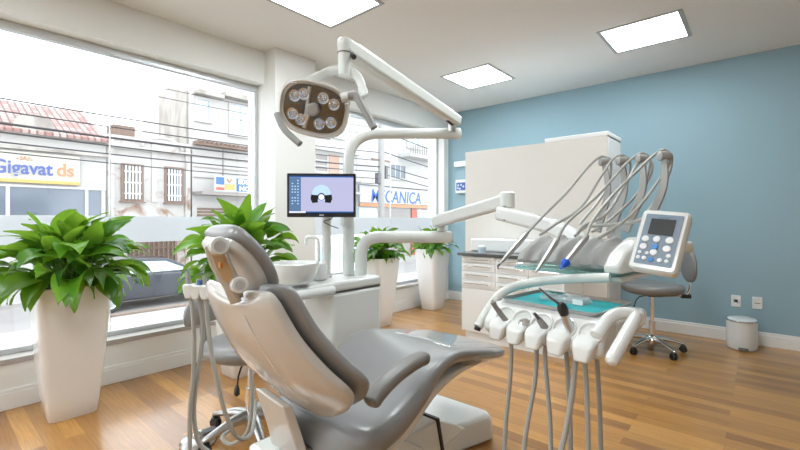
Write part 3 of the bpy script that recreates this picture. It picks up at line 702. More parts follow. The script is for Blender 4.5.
# headrest
hs0 = (.715, .93); hs1 = (.565, 1.145)
def head_st(ws_, up, dn, oy, oz):
    out = []
    for q, w, k in ws_:
        y = hs0[0] + (hs1[0] - hs0[0]) * q; z = hs0[1] + (hs1[1] - hs0[1]) * q; bow = .03 * math.sin(math.pi * q)
        out.append((y + oy + bow * .5, z + oz + bow * .5, w, up * k, dn * k))
    return out
hw = [(0, .045, .35), (.03, .075, .75), (.1, .105, 1), (.3, .124, 1), (.55, .126, 1), (.8, .118, 1), (.93, .103, 1), (.98, .085, .7), (1, .06, .3)]
pad(MB(), smooth_st(head_st(hw, .02, .04, .036, .02), 3), e=2.8, n=36, fn=wing(1, 0, .02)).build('headrest_cushion', 'vinyl', ch, sub=1)
pad(MB(), smooth_st(head_st([(q * .9 + .03, w * .88, k) for q, w, k in hw], .028, .03, .015, .008), 3), e=3.6, n=36, fn=wing(1, 0, .02)).build('headrest_shell', 'shell', ch, sub=1)
# headrest bracket with two knobs
a = P(219, 246, d=1.185) - Vector((2.33, 0, 0)); b_ = P(239, 285, d=1.23) - Vector((2.33, 0, 0)); c_ = P(243, 300, d=1.27) - Vector((2.33, 0, 0)); ax = Vector((1.0, -.35, .1)).normalized()
def slab(mb, pts, side, hw_, th, nrm):
    rs = []
    for p, h in zip(pts, hw_):
        p = Vector(p); rs.append([p + side * h + nrm * th, p - side * h + nrm * th, p - side * h - nrm * th, p + side * h - nrm * th])
    return mb.rings(rs)
sdv = Vector((0, -.75, .0)) + Vector((-.6, 0, 0)); sdv.normalize()
s = slab(MB(), [a + Vector((-.03, 0, .012)), a.lerp(b_, .5) + Vector((-.035, 0, 0)), b_ + Vector((-.03, 0, 0)), c_ + Vector((-.03, 0, 0))], (RT + Vector((0, 0, .3))).normalized(), [.022, .024, .022, .018], .008, -FW)
s.build('headrest_bracket', 'steel', ch, bev=.005)
s = slab(MB(), [a + Vector((-.055, -.01, .0)), a.lerp(b_, .5) + Vector((-.065, -.01, 0)), b_ + Vector((-.045, -.01, -.01)), c_ + Vector((-.02, -.01, -.01))], (RT + Vector((0, 0, .3))).normalized(), [.006, .014, .012, .016], .012, -FW)
s.build('bracket_cover', 'shell', ch, bev=.005)
for p, r, l in ((a, .026, .04), (b_, .024, .035)):
    MB().lathe([(.0, l * .5), (r * .9, l * .5), (r, l * .35), (r, -l), (r * .8, -l)], p, 28, ax).build('headrest_knob', 'arm', ch)
    MB().lathe([(.0, l * .56), (r * .6, l * .55), (r * .64, l * .4)], p, 20, ax).build('knob_cap', 'steel', ch)
MB().cbox((b_ + (a - b_) * .52) + Vector((-.012, -.018, 0)), (.014, .008, .016)).build('amber_label', 'amber', ch, smooth=False)

# ------------------------------------------------------------------ spittoon unit
su = thing('spittoon_unit', 'white dental unit cabinet with round spittoon basin and tap beside the chair', 'dental unit', (0, 0, 0))
s = MB().box(1.60, 1.46, 0.0, 1.86, 1.84, .80); s.build('body', 'plastic', su, bev=.02, seg=3)
s = MB().box(1.60, 1.30, .806, 1.861, 1.842, .862); s.build('top_cover', 'plastic', su, bev=.018, seg=3)
MB().box(1.605, 1.465, .799, 1.855, 1.835, .807).build('seam', 'dgrey', su, smooth=False)
s = MB().box(1.70, 1.16, .80, 1.90, 1.46, .85); s.build('basin_shelf', 'plastic', su, bev=.022, seg=3)
bc = P(294, 272, d=2.17); bc.z = 0
MB().lathe([(.0, .868), (.08, .87), (.10, .88), (.114, .905), (.125, .95), (.127, .975), (.122, .978), (.118, .972), (.108, .92), (.09, .885), (.03, .872), (0, .87)], (bc.x, bc.y, 0), 40, cap=False).build('basin', 'plastic', su, ang=60)
s = MB().box(1.67, 1.43, .862, 1.775, 1.50, .965); s.build('tap_block', 'plastic', su, bev=.015)
fc = P(318, 268, d=2.36)
MB().tube(bez([Vector((1.73, 1.465, .955)), Vector((1.73, 1.465, 1.10)), Vector((1.68, 1.42, 1.105)), Vector((1.675, 1.415, 1.06))], .035), .0095, 12).build('tap', 'plastic', su)
def post(u, v0, v1, d, r, name, m='arm', collar=True, parent=su, n=28):
    a = P(u, v0, d=d); b = P(u, v1, d=d); s = MB().cyl(a, b, r, n)
    if collar: s.lathe([(r * 1.25, 0), (r * 1.25, .018), (r * 1.02, .024)], a, n)
    return s.build(name, m, parent)
post(326.5, 278.5, 214, 2.45, .026, 'monitor_post')
s = MB(); 
s.lathe([(.028, 0), (.028, .006)], P(327, 254.5, d=2.45), 28); s.build('post_ring', 'arm', su)

# lamp: column rising from the unit, top pipe, sprung arm, yoke and head
lamp = thing('operating_lamp', 'ceiling-high dental operating lamp on a white articulated arm', 'lamp', (0, 0, 0))
D1 = 2.56
base = P(348.5, 277, d=D1); elbow = P(348.5, 133.5, d=D1); end = P(460, 133.5, d=D1 + .03)
MB().tube(bez([base, elbow, end], .19, 14), .0325, 28).build('column_pipe', 'arm', lamp)
MB().tube([base, P(348.5, 217, d=D1), P(348.5, 216, d=D1)], [.036, .036, .034], 28).build('column_sleeve', 'arm', lamp)
MB().tube([P(347.5, 226, d=D1), P(347.5, 212, d=D1)], .042, 28).build('column_collar', 'arm', lamp)
dr = (end - elbow).normalized()
MB().tube([end - dr * .10, end, end + dr * .008], [.0345, .0345, .02], 28).build('pipe_end_cap', 'arm', lamp)
j = P(452, 127, d=D1); MB().cyl(j - Vector((0, 0, .03)), j + Vector((0, 0, .035)), .024, 24).build('joint_pin', 'steel', lamp)
a0 = P(455, 120, d=2.52); a1 = P(344, 46, d=1.93)
def boxbeam(name, a, b, w0, w1, m, parent, h0=None, h1=None, bev=.015):
    a, b = Vector(a), Vector(b); t = (b - a).normalized(); sd = t.cross(Vector((0, 0, 1))).normalized(); up = sd.cross(t)
    h0 = h0 or w0; h1 = h1 or w1; rs = []
    for p, w, h in ((a, w0, h0), (b, w1, h1)): rs.append([p + sd * w * i + up * h * k for i, k in ((-1, -1), (1, -1), (1, 1), (-1, 1))])
    return MB().rings(rs).build(name, m, parent, bev=bev, seg=4)
boxbeam('sprung_arm', a0 + (a0 - a1).normalized() * .03, a1, .032, .036, 'arm', lamp)
tt = (a1 - a0).normalized()
ua = Vector((0, 0, 1)); sdn = tt.cross(ua).normalized(); upn = sdn.cross(tt)
boxbeam('arm_cover', a0.lerp(a1, .04) + upn * .010, a0.lerp(a1, .93) + upn * .012, .022, .025, 'plastic', lamp, .03, .033, bev=.008)
MB().tube([a0 + Vector((-.01, -.01, -.025)), a0 + tt * .07 - upn * .028], .012, 10).build('cable_gap', 'black', lamp)
MB().cyl(P(352, 55, d=1.93), P(354, 57, d=1.9), .012, 12).build('set_screw', 'black', lamp)
ktop = P(344.5, 41, d=1.93); kbot = P(344.5, 76, d=1.93)
MB().tube([ktop + Vector((0, 0, .008)), ktop, ktop - Vector((0, 0, .03)), ktop - Vector((0, 0, .05)), kbot], [.026, .034, .035, .031, .029], 28).build('drop_tube', 'arm', lamp)
MB().lathe([(.0335, 0), (.0335, .005)], P(344.5, 54, d=1.93), 28).build('tube_ring', 'dgrey', lamp)
# lamp head, axis pointing toward camera-left and down
hc = P(314, 109, d=1.84); nrm = (Vector((3.25, -.35, .95)) - hc).normalized()
sd = nrm.cross(Vector((0, 0, 1))).normalized(); up = sd.cross(nrm).normalized()
tl = R(14); sd, up = sd * math.cos(tl) + up * math.sin(tl), up * math.cos(tl) - sd * math.sin(tl)
def hp(x, y, z): return hc + sd * x + up * y + nrm * z
def oval(w, h, z, e=2.7, n=40): return [hp(math.copysign(abs(math.cos(q)) ** (2 / e), math.cos(q)) * w, math.copysign(abs(math.sin(q)) ** (2 / e), math.sin(q)) * h, z) for q in [2 * math.pi * k / n for k in range(n)]]
MB().rings([oval(.05, .04, -.085), oval(.10, .075, -.075), oval(.14, .105, -.045), oval(.155, .12, -.01), oval(.157, .122, .01), oval(.148, .113, .014), oval(.146, .111, -.004)]).build('lamp_housing', 'plastic', lamp, ang=50)
MB().rings([oval(.135, .1, -.002), oval(.135, .1, .002)]).build('reflector', 'reflector', lamp)
s = MB().rings([oval(.153, .118, .016), oval(.148, .113, .034), oval(.125, .095, .043)]); s.build('lamp_cover', 'lampfront', lamp)
for (x, y) in ((-.085, .052), (-.035, .072), (.05, .07), (.088, .05), (-.085, -.05), (-.035, -.072), (.05, -.072), (.088, -.05)):
    c0 = hp(x, y * .78, .004); MB().lathe([(.0, .004), (.006, .003), (.009, .010), (.014, .006), (.019, .011), (.025, .012), (.027, .008), (.027, -.004)], c0, 20, nrm).build('led_lens', 'bulb', lamp)
MB().lathe([(0, .03), (.02, .03), (.028, .024), (.028, 0)], hp(0, 0, .004), 24, nrm).build('centre_knob', 'silicone', lamp)
s = MB(); s.tube([hp(.012, -.01, .006), hp(.03, -.09, .006)], .01, 8); s.tube([hp(.03, .09, .006), hp(.03, -.09, .006)], .008, 8); s.build('reflector_rib', 'steel', lamp)
# yoke ring going over the head to the drop tube
yk = crom([hp(-.145, .055, -.03), P(302, 90, d=1.86), P(322, 75, d=1.93), P(341, 69.5, d=1.95), P(356, 75, d=1.93), P(362, 88, d=1.9), P(356, 98, d=1.84), hp(.165, .02, -.03)], 8)
MB().tube(yk, .013, 12, flat=1.7).build('yoke', 'plastic', lamp)
MB().cyl(P(341, 98, d=1.80), P(356, 95, d=1.8), .020, 20).build('yoke_pivot', 'plastic', lamp)
MB().tube(bez([P(349, 96, d=1.78), P(356, 95, d=1.77), P(374, 128, d=1.74)], .035), .016, 16).build('handle', 'handlegrey', lamp)
MB().tube(bez([P(277, 114, d=1.68), P(283, 129, d=1.66), P(300, 144, d=1.64)], .05), .013, 16).build('handle', 'handlegrey', lamp)

# monitor
mo = thing('monitor', 'black framed flat monitor showing a dental scan, on the white post', 'monitor', P(321.5, 195.3, d=2.33), YAW + R(4))
mw, mh = .190, .122
MB().box(-mw, 0, -mh, mw, .035, mh).build('bezel', 'black', mo, bev=.004)
MB().cbox((0, .05, 0), (.2, .04, .16)).build('rear_housing', 'black', mo, bev=.01)
sx0, sx1, sz0, sz1 = -.177, .177, -.098, .108
sc = MB().box(sx0, -.0015, sz0, sx1, -.0003, sz1).build('screen', 'screenbg', mo, smooth=False)
MB().box(sx0, -.0025, sz0 + .009, sx0 + .064, -.0016, sz1 - .009).build('side_menu', 'screenside', sc, smooth=False)
MB().box(sx0, -.0025, sz0, sx1, -.0016, sz0 + .008).build('task_bar', 'screenbar', sc, smooth=False)
MB().box(sx0, -.0028, sz0, sx0 + .09, -.0024, sz0 + .008).build('task_button', 'screenwhite', sc, smooth=False)
MB().box(sx0, -.0025, sz1 - .008, sx1, -.0016, sz1).build('title_bar', 'screenbar', sc, smooth=False)
ic = MB(); rr = random.Random(2)
for k in range(9):
    for q in range(3):
        if rr.random() < .75: ic.box(sx0 + .014 + q * .015, -.003, sz1 - .03 - k * .016, sx0 + .022 + q * .015, -.0026, sz1 - .024 - k * .016)
ic.build('menu_icons', 'screenpale', sc, smooth=False)
def flatshape(pts, name, m, y): return MB().prism([(x, y, z) for x, z in pts], (0, -.0006, 0)).build(name, m, sc, smooth=False)
arch = [(.0 + .052 * math.cos(a), .006 + .052 * math.sin(a)) for a in [math.pi * k / 16 for k in range(17)]]
flatshape(arch + [(-.052, -.03), (.052, -.03)], 'scan_image', 'screenpale', -.002)
flatshape([(-.056, .004), (-.018, .0), (-.02, -.04), (-.05, -.043), (-.06, -.02)], 'scan_image', 'screendark', -.003)
flatshape([(.056, .004), (.018, .0), (.02, -.04), (.05, -.043), (.06, -.02)], 'scan_image', 'screendark', -.003)
flatshape([(.021 * math.cos(a), -.008 + .021 * math.sin(a)) for a in [2 * math.pi * k / 24 for k in range(24)]], 'scan_image', 'screendark', -.0037)
flatshape([(.016 * math.cos(a), -.010 + .016 * math.sin(a)) for a in [2 * math.pi * k / 24 for k in range(24)]], 'scan_image', 'screenwhite', -.0044)
MB().box(-.012, -.002, -.114, .012, -.0002, -.106).build('logo_plate', 'alu', mo, smooth=False)
MB().tube([(.02, .055, -.1), (.02, .06, -.05), (.02, .075, 0)], .02, 14).build('mount', 'arm', mo)
MB().tube(crom([(.06, .03, -.12), (.045, .02, -.135), (.01, .02, -.145), (.04, .02, -.165), (.09, .03, -.185)], 8), .0028, 6).build('cable', 'black', mo)
MB().cyl(P(326.5, 216, d=2.45), P(326.5, 200, d=2.45), .016, 16).build('post_top_peg', 'arm', su)

# ------------------------------------------------------------------ delivery unit with its articulated arm
du = thing('delivery_unit', 'white dentist delivery unit with whip arms, control panel and articulated support arm', 'dental delivery unit', (0, 0, 0))
D2 = 2.5
MB().tube(bez([P(361, 277, d=D2), P(361, 237, d=D2), P(451, 237, d=D2)], .15, 14), .036, 28).build('lower_pipe', 'arm', du)
MB().lathe([(.046, 0), (.046, .01), (.038, .016)], P(361, 277.5, d=D2), 28).build('pipe_flange', 'arm', du)
q = P(450, 237, d=D2); MB().tube([q, q + RT * .012], [.0365, .028], 28).build('pipe_end', 'arm', du)
MB().cyl(P(441, 231, d=D2), P(441, 221, d=D2), .024, 24).build('joint_pin', 'arm', du)
boxbeam('arm_section', P(434, 222, d=2.5), P(505, 201.5, d=2.25), .036, .036, 'plastic', du, .036, .038)
s = MB().lathe([(.0, .05), (.03, .048), (.04, .038), (.04, -.036), (.03, -.04)], P(507, 200.5, d=2.24), 28); s.build('arm_elbow', 'arm', du)
MB().cyl(P(503, 212, d=2.22), P(503, 206, d=2.22), .022, 24).build('joint_pin', 'steel', du)
boxbeam('arm_section', P(499, 213, d=2.22), P(556, 227, d=1.95), .036, .034, 'plastic', du, .036, .034)
MB().cyl(P(504, 219, d=2.15), P(504, 222, d=2.15), .008, 12).build('screw', 'steel', du)
# frame of the head: origin under the tray, turned -13 degrees
TH = R(-8); HO = Vector((3.102, 1.417, 0)); HR = Matrix.Rotation(TH, 3, 'Z')
def L(x, y, z): return HO + HR @ Vector((x, y, z))
def invL(p): return HR.transposed() @ (Vector(p) - HO)
def lbox(x0, y0, z0, x1, y1, z1, name, m, parent, bev=0, seg=2, sub=0):
    s = MB().box(x0, y0, z0, x1, y1, z1); s.v = [L(*v) for v in s.v]; return s.build(name, m, parent, bev=bev, seg=seg, sub=sub)
# table body under the tray, its front face sloping steeply down to the instrument holders
s = MB(); rs = []
for x, k in ((-.19, .6), (-.18, 1), (-.1, 1), (0, 1), (.1, 1), (.195, 1), (.205, .6)):
    e = (1 - k) * .02
    pr_ = [(-.192 + e, .835), (-.19 + e, .862 - e), (-.150, .905 - e), (-.128, .917 - e), (.13, .917 - e), (.15 - e, .905), (.15 - e, .885), (.1, .855 + e), (-.08, .83 + e), (-.18 + e, .818 + e)]
    rs.append([L(x, y, z) for y, z in pr_])
s.rings(rs).build('tray_table', 'plastic', du, bev=.006)
# five cupped holders
hx = [-.117, -.052, .014, .086, .163]
for k, x in enumerate(hx):
    s = MB(); rs = []
    for (y, z, w, h) in ((-.165, .858, .029, .024), (-.19, .851, .031, .026), (-.214, .842, .030, .026), (-.230, .835, .025, .022)):
        rs.append([L(x + i * w, y + (0.010 if m_ > 0 else 0), z + m_ * h) for i, m_ in ((-.8, -1), (.8, -1), (1.1, 1), (-1.1, 1))])
    s.rings(rs).build('instrument_holder', 'plastic', du, bev=.009, seg=4)
    s = MB(); a = L(x + .004, -.172, .884); ax_ = (HR @ Vector((0, -.75, .66))).normalized()
    s.lathe([(.036, -.006), (.0355, .003), (.031, .005), (.026, -.004), (.012, -.012), (0, -.013)], a, 28, ax_, cap=False); s.build('holder_cup', 'plastic', du, ang=50)
# grab handle on the right end
gh = bez([P(596, 336, d=1.13), P(612, 313, d=1.17), P(638, 313, d=1.17), P(613, 358, d=1.04)], .035); gh += [P(611, 362, d=1.03), P(610, 363.5, d=1.028)]
MB().tube(gh, [.017] * (len(gh) - 2) + [.014, .006], 20).build('grab_handle', 'plastic', du, sub=0)
boxbeam('handle_mount', P(590, 338, d=1.17), P(641, 316, d=1.25), .02, .02, 'plastic', du, .026, .022, bev=.012)
# long curved front bar, left end to the head
fb = bez([P(478, 327, d=1.44), P(500, 289, d=1.5), P(548, 279.5, d=1.46), P(610, 277.5, d=1.34)], .12, 10)
MB().tube(fb, .0155, 18).build('front_bar', 'arm', du)
MB().cyl(P(478, 327, d=1.44), P(477, 330, d=1.44), .0115, 14).build('bar_end', 'black', du)
# upper head body in its own frame
UO = L(-.085, .30, 0)
def U(x, y, z): return UO + HR @ Vector((x, y, z))
s = MB(); rs = []
for x, k in ((-.20, .55), (-.19, .9), (-.1, 1), (.05, 1), (.18, 1)):
    rs.append([U(x, y, 1.03 + (z - 1.03) * k) for y, z in ((-.13, 1.045), (-.10, 1.06), (0, 1.10), (.13, 1.12), (.2, 1.09), (.21, 1.03), (-.10, 1.03))])
s.rings(rs).build('head_body', 'plastic', du, bev=.01, seg=3)
# silicone rest with grooves
s = MB(); rs = []; n = 49
for i in range(n):
    x = -.18 + .345 * i / (n - 1); g = .5 - .5 * math.cos(2 * math.pi * (i / (n - 1)) * 5); hgt = .010 + .022 * g
    rs.append([U(x, -.165, 1.03), U(x, -.172, 1.035 + hgt * .4), U(x, -.155, 1.055 + hgt), U(x, -.08, 1.09 + hgt), U(x, .0, 1.11 + hgt * .9), U(x, .03, 1.10), U(x, .0, 1.04)])
s.rings(rs).build('silicone_rest', 'silicone', du, ang=50)
# right cheek
s = MB(); rs = []
for x, k in ((.162, .92), (.17, 1), (.195, 1), (.215, .96), (.225, .8)):
    rs.append([U(x, y * k, 1.02 + (z - 1.02) * k) for y, z in ((-.19, 1.02), (-.19, 1.045), (-.14, 1.085), (.0, 1.135), (.12, 1.135), (.2, 1.09), (.2, 1.02))])
s.rings(rs).build('side_cheek', 'plastic', du, bev=.012, seg=3)
s = MB().box(-.185, -.185, 1.003, .185, .1, 1.018); s.v = [U(*v) for v in s.v]; s.build('glass_shelf', 'aquaglass', du, bev=.004)
s = MB().box(-.0, -.15, .985, .21, .12, 1.004); s.v = [U(*v) for v in s.v]; s.build('head_underside', 'plastic', du, bev=.008)
# neck between arm and head, and column from head to tray table
boxbeam('neck', P(552, 226, d=1.97), U(-.02, .16, 1.08), .036, .04, 'plastic', du, .034, .03)
# whip arms
tips = [P(604, 162, d=1.92), P(622, 161, d=1.84), P(642, 159, d=1.76), P(664, 156, d=1.67)]
roots = [P(597, 232, d=1.86), P(610, 232, d=1.78), P(625, 232, d=1.70), P(642, 232, d=1.62)]
wvec = HR @ Vector((1, 0, 0))
for a, b in zip(tips, roots):
    mid = a.lerp(b, .45) + HR @ Vector((.03, .0, -.0)); pts = crom([b, mid, a], 8); s = MB(); rs = []
    nn = len(pts)
    for i, p in enumerate(pts):
        t = (pts[min(i + 1, nn - 1)] - pts[max(0, i - 1)]).normalized(); w_ = (wvec - t * wvec.dot(t)).normalized(); o_ = t.cross(w_); hw_ = .017 - .007 * i / nn
        rs.append([p + w_ * hw_ + o_ * .006, p - w_ * hw_ + o_ * .006, p - w_ * hw_ - o_ * .006, p + w_ * hw_ - o_ * .006])
    wa = s.rings(rs).build('whip_arm', 'silicone', du, bev=.003)
    ax_ = RT
    MB().lathe([(.012, -.022), (.019, -.018), (.021, 0), (.019, .018), (.012, .022)], a, 20, RT).build('roller', 'silicone', wa)
# control panel
cpw, cph = .0645, .082
pc = P(660, 242, d=1.28)
cp_ = bpy.data.objects.new('control_panel', None)
pm = MB().box(-cpw, -.012, -cph - .01, cpw, .028, cph + .01)
def rrect(w, h, r, y, n=6):
    out = []
    for cx, cz, a0_ in ((w - r, h - r, 0), (-w + r, h - r, 90), (-w + r, -h + r, 180), (w - r, -h + r, 270)):
        for k in range(n + 1): a = R(a0_ + 90 * k / n); out.append((cx + r * math.cos(a), y, cz + r * math.sin(a)))
    return out
pm = MB().rings([rrect(cpw - .005, .097, .012, -.016), rrect(cpw, .102, .014, -.010), rrect(cpw, .102, .014, .018), rrect(cpw - .016, .075, .012, .034)])
panel = pm.build('control_panel', 'plastic', du, ang=40)
panel.matrix_local = Matrix.Translation(pc) @ Matrix.Rotation(YAW - R(45.5), 4, 'Z') @ Matrix.Rotation(R(-27.3), 4, 'X') @ Matrix.Rotation(R(6), 4, 'Y')
MB().rings([rrect(.051, .085, .004, -.0162), rrect(.051, .085, .004, -.0178)]).build('panel_face', 'panelface', panel)
MB().rings([rrect(.034, .027, .002, -.0179), rrect(.034, .027, .002, -.019)]).build('display', 'lcd', panel).location = (0, 0, .042)
def button(x, z, r, m='btn'):
    MB().lathe([(r, 0), (r, .002), (r * .85, .0035), (0, .0038)], (x, -.0178, z), 20, (0, -1, 0)).build('button', m, panel)
for x, z, r, m in [(-.048, -.002, .0115, 'btn'), (-.006, .0, .0115, 'btn'), (.040, .0, .0125, 'btn'), (-.048, -.028, .0115, 'btn'), (-.006, -.026, .0105, 'btnblue'), (.038, -.028, .0125, 'btn'),
                   (-.005, -.044, .0115, 'btn'), (-.056, -.049, .006, 'btn'), (-.028, -.049, .006, 'btn'), (.05, -.05, .0075, 'btn'), (-.056, -.066, .0065, 'btn'), (-.034, -.066, .0075, 'btn'), (-.008, -.068, .0085, 'btnblue'), (.024, -.067, .008, 'btn'), (.048, -.067, .0065, 'btn')]:
    button(x * .74, z, r * .88, m)
text_mesh('dentMep', .008, 'panel_lettering', 'panelteal', panel, (0, -.0182, .071), (R(90), 0, 0), ext=.0002, align='CENTER')
MB().cyl(P(690, 247, d=1.34), P(681, 247, d=1.34), .018, 20).build('panel_pivot', 'arm', du)
boxbeam('panel_bracket', U(.20, .0, 1.06), P(655, 262, d=1.36), .03, .03, 'plastic', du, .02, .02)

# tray, liner and pack
tr = thing('instrument_tray', 'rectangular metal tray with turquoise liner on the delivery unit', 'tray', L(0, .0, .9185), TH)
def rr(w, h, r, z, n=6): return [(p[0], p[2], z) for p in rrect(w, h, r, 0, n)]
s = MB().rings([rr(.157, .122, .02, 0.0), rr(.165, .130, .024, .012), rr(.169, .134, .028, .0125), rr(.169, .134, .028, .014), rr(.163, .128, .022, .0135), rr(.155, .120, .02, .002)]); s.build('tray_body', 'steel', tr, ang=40)
MB().rings([rr(.152, .117, .016, .0025), rr(.154, .119, .016, .0045)]).build('paper_liner', 'turq', tr)
pk = thing('instrument_packet', 'clear and white sealed instrument packet lying on the turquoise tray liner', 'packet', L(-.005, .02, .9235), TH - R(4))
rnd = random.Random(4); s = MB(); nx, ny = 14, 6; g = []
for i in range(nx):
    for k in range(ny): g.append((-.075 + .15 * i / (nx - 1) + rnd.uniform(-.003, .003), -.032 + .064 * k / (ny - 1), .010 + .012 * math.sin(math.pi * k / (ny - 1)) * rnd.uniform(.3, 1.3)))
bt = [(a, b, .001) for a, b, c in g]; N = nx * ny; fc_ = []
for i in range(nx - 1):
    for k in range(ny - 1): q0 = i * ny + k; fc_ += [(q0, q0 + ny, q0 + ny + 1, q0 + 1), (N + q0, N + q0 + 1, N + q0 + ny + 1, N + q0 + ny)]
for i in range(nx - 1):
    for k in (0, ny - 1): q0 = i * ny + k; fc_.append((q0, q0 + ny, N + q0 + ny, N + q0))
for k in range(ny - 1):
    for i in (0, nx - 1): q0 = i * ny + k; fc_.append((q0, q0 + 1, N + q0 + 1, N + q0))
M['film'] = glass('crinkled_clear_film', haze=.45)
s.add(g + bt, fc_); s.build('wrapper', 'film', pk, smooth=False)
s = MB(); s.box(-.062, -.018, .004, .062, -.008, .010); s.box(-.06, .004, .004, .05, .012, .010); s.box(.03, -.03, .002, .07, .03, .006); s.build('steel_instruments', 'steel', pk, bev=.002)
MB().box(.045, -.0345, .002, .08, -.033, .018).build('paper_label', 'signwhite', pk, smooth=False)
gz = thing('green_pouch', 'small dark green pouch at the back of the tray', 'pouch', L(-.085, .095, .9235), TH)
MB().rings([rr(.04, .014, .008, 0), rr(.042, .016, .01, .006), rr(.03, .01, .006, .012)]).build('pouch_body', mat('dark_green_cloth', (.01, .16, .15), .6, var=.2, vscale=60), gz)

# instruments in the upper rest: hose over the whip arm, body, tip
def hose_pts(pts, n=8): return crom(pts, n)
def handpiece(label, top, tip, r0, r1, hose, tipmat='steel', tiplen=.012, nose=None, group='handpieces on the upper rest'):
    t = thing('dental_handpiece', label, 'dental handpiece', tuple(tip), 0, group)
    off = Vector(tip); top, tip = Vector(top) - off, Vector((0, 0, 0)); d = (tip - top).normalized(); Lh = (tip - top).length
    MB().tube([top, top + d * Lh * .04, top + d * Lh * .3, top + d * Lh * .7, top + d * (Lh - .01)], [r0 * .8, r0, r0 * 1.02, (r0 + r1) / 2, r1], 18).build('body', 'steel', t)
    MB().tube([top - d * .014, top + d * .004], [r0 * .6, r0 * .85], 14).build('coupling', 'silicone', t)
    if nose == 'bent':
        MB().tube([tip - d * .012, tip, tip + Vector((0, 0, -.012))], [r1, r1 * .8, r1 * .35], 10).build('tip', 'dgrey', t)
    elif nose == 'blue':
        MB().tube([tip - d * .03, tip - d * .022, tip - d * .004, tip], [r0 * .9, r0 * 1.35, r0 * .9, r0 * .5], 16).build('tip', 'blueplastic', t)
        MB().tube([tip, tip + d * .018], [r0 * .45, r0 * .25], 12).build('nozzle', 'blueplastic', t)
    else: MB().tube([tip - d * .012, tip], [r1 * 1.05, r1 * .7], 12).build('tip', tipmat, t)
    MB().tube([p - off for p in hose_pts(hose)], .0055, 10).build('hose', 'hose', t)
    return t
T = tips
handpiece('slim steel handpiece at the left end of the upper rest, thin bent tip', P(526, 234, d=1.62), P(498, 266, d=1.50), .0115, .0045,
          [P(526, 234, d=1.62), P(545, 214, d=1.68), P(567, 192, d=1.78), P(587, 168, d=1.88), P(598, 158, d=1.92), T[0] + Vector((0, 0, .024)), P(611, 163, d=1.93), P(606, 190, d=1.9), P(580, 224, d=1.82)], nose='bent')
handpiece('slim steel handpiece with a plain tip in the middle of the upper rest', P(557, 240, d=1.55), P(536, 272, d=1.42), .0115, .005,
          [P(557, 240, d=1.55), P(568, 222, d=1.6), P(598, 195, d=1.68), P(622, 168, d=1.8), P(633, 158, d=1.8), T[2] + Vector((0, 0, .024)), P(650, 162, d=1.8), P(640, 190, d=1.78), P(612, 218, d=1.74), P(592, 232, d=1.7)])
handpiece('handpiece with a bright blue tip at the right of the upper rest', P(586, 238, d=1.48), P(563, 266, d=1.36), .0115, .0095,
          [P(586, 238, d=1.48), P(592, 222, d=1.52), P(612, 196, d=1.58), P(640, 168, d=1.68), P(654, 155, d=1.7), T[3] + Vector((0, 0, .024)), P(672, 160, d=1.7), P(662, 190, d=1.68), P(640, 222, d=1.64)], nose='blue')
def loose_hose(label, pts, r=.0055, name='instrument_hose', grp='hoses of the upper rest'):
    return tag(MB().tube(hose_pts(pts), r, 10).build(name, 'hose'), label, 'hose', grp)
loose_hose('grey hose looping over the second whip arm into the rest', [P(540, 235, d=1.66), P(556, 224, d=1.7), P(580, 208, d=1.76), P(600, 178, d=1.82), P(612, 160, d=1.86), T[1] + Vector((0, 0, .026)), P(630, 164, d=1.86), P(624, 190, d=1.84), P(600, 220, d=1.78)])
loose_hose('grey hose dropping from behind the second whip arm into the middle of the rest', [P(575, 236, d=1.58), P(584, 226, d=1.62), P(606, 214, d=1.66), P(622, 190, d=1.72), P(636, 166, d=1.76), P(643, 156, d=1.75), P(652, 170, d=1.74), P(630, 214, d=1.7)])
loose_hose('grey hose from the rightmost whip arm to the right end of the rest', [P(599, 238, d=1.52), P(612, 230, d=1.54), P(632, 214, d=1.58), P(652, 190, d=1.63), P(671, 161, d=1.67), P(668, 153, d=1.66), P(662, 158, d=1.68)])
loose_hose('grey hose sagging low behind the rest towards the control panel', [P(577, 234, d=1.72), P(586, 227, d=1.7), P(610, 225, d=1.66), P(634, 222, d=1.58), P(650, 216, d=1.5)], .007)

# instruments in the lower holders with hanging hoses
def hang(label, pts, r=.007): return loose_hose(label, pts, r, 'hanging_hose', 'hoses hanging under the lower holders')
def lowinst(label, k, build, hose, r=.007):
    o = L(hx[k], -.2, .88); t = thing('dental_instrument', label, 'dental instrument', tuple(o), 0, 'instruments in the lower holders')
    build(t, o); MB().tube([p - o for p in hose_pts(hose, 6)], r, 10).build('hose', 'hose', t); return t
def rod(parent, o, pts, rad, name, m): MB().tube([Vector(p) - o for p in pts], rad, 14).build(name, m, parent)
def dH(k): return (L(hx[k], -.20, .87) - CAMP).dot(FW)
d0, d1_, d2_, d3_, d4_ = [dH(k) for k in range(5)]
def b0(t, o):
    rod(t, o, [P(507, 322, d=d0), P(500, 313, d=d0), P(495, 306, d=d0), P(493, 302, d=d0)], [.010, .009, .008, .010], 'body', 'handlegrey'); rod(t, o, [P(494, 304, d=d0), P(491.5, 300, d=d0)], [.006, .003], 'tip', 'steel')
lowinst('thin pale syringe leaning left in the leftmost lower holder', 0, b0, [P(507, 322, d=d0), P(511, 342, d=d0), P(510, 380, d=d0), P(506, 420, d=d0), P(504, 460, d=d0), P(503, 520, d=d0)])
def b1(t, o):
    c = P(525, 324, d=d1_); MB().lathe([(0, .018), (.011, .017), (.012, .008), (.018, .006), (.021, .0), (.021, -.014), (.014, -.024)], c - o, 20, (.4, -.8, .8)).build('body', 'steel', t)
    MB().tube([c - o + Vector((.016 * math.cos(a), .006, .016 * math.sin(a))) for a in [math.pi * k / 8 for k in range(9)]], .0022, 6).build('ring', 'steel', t)
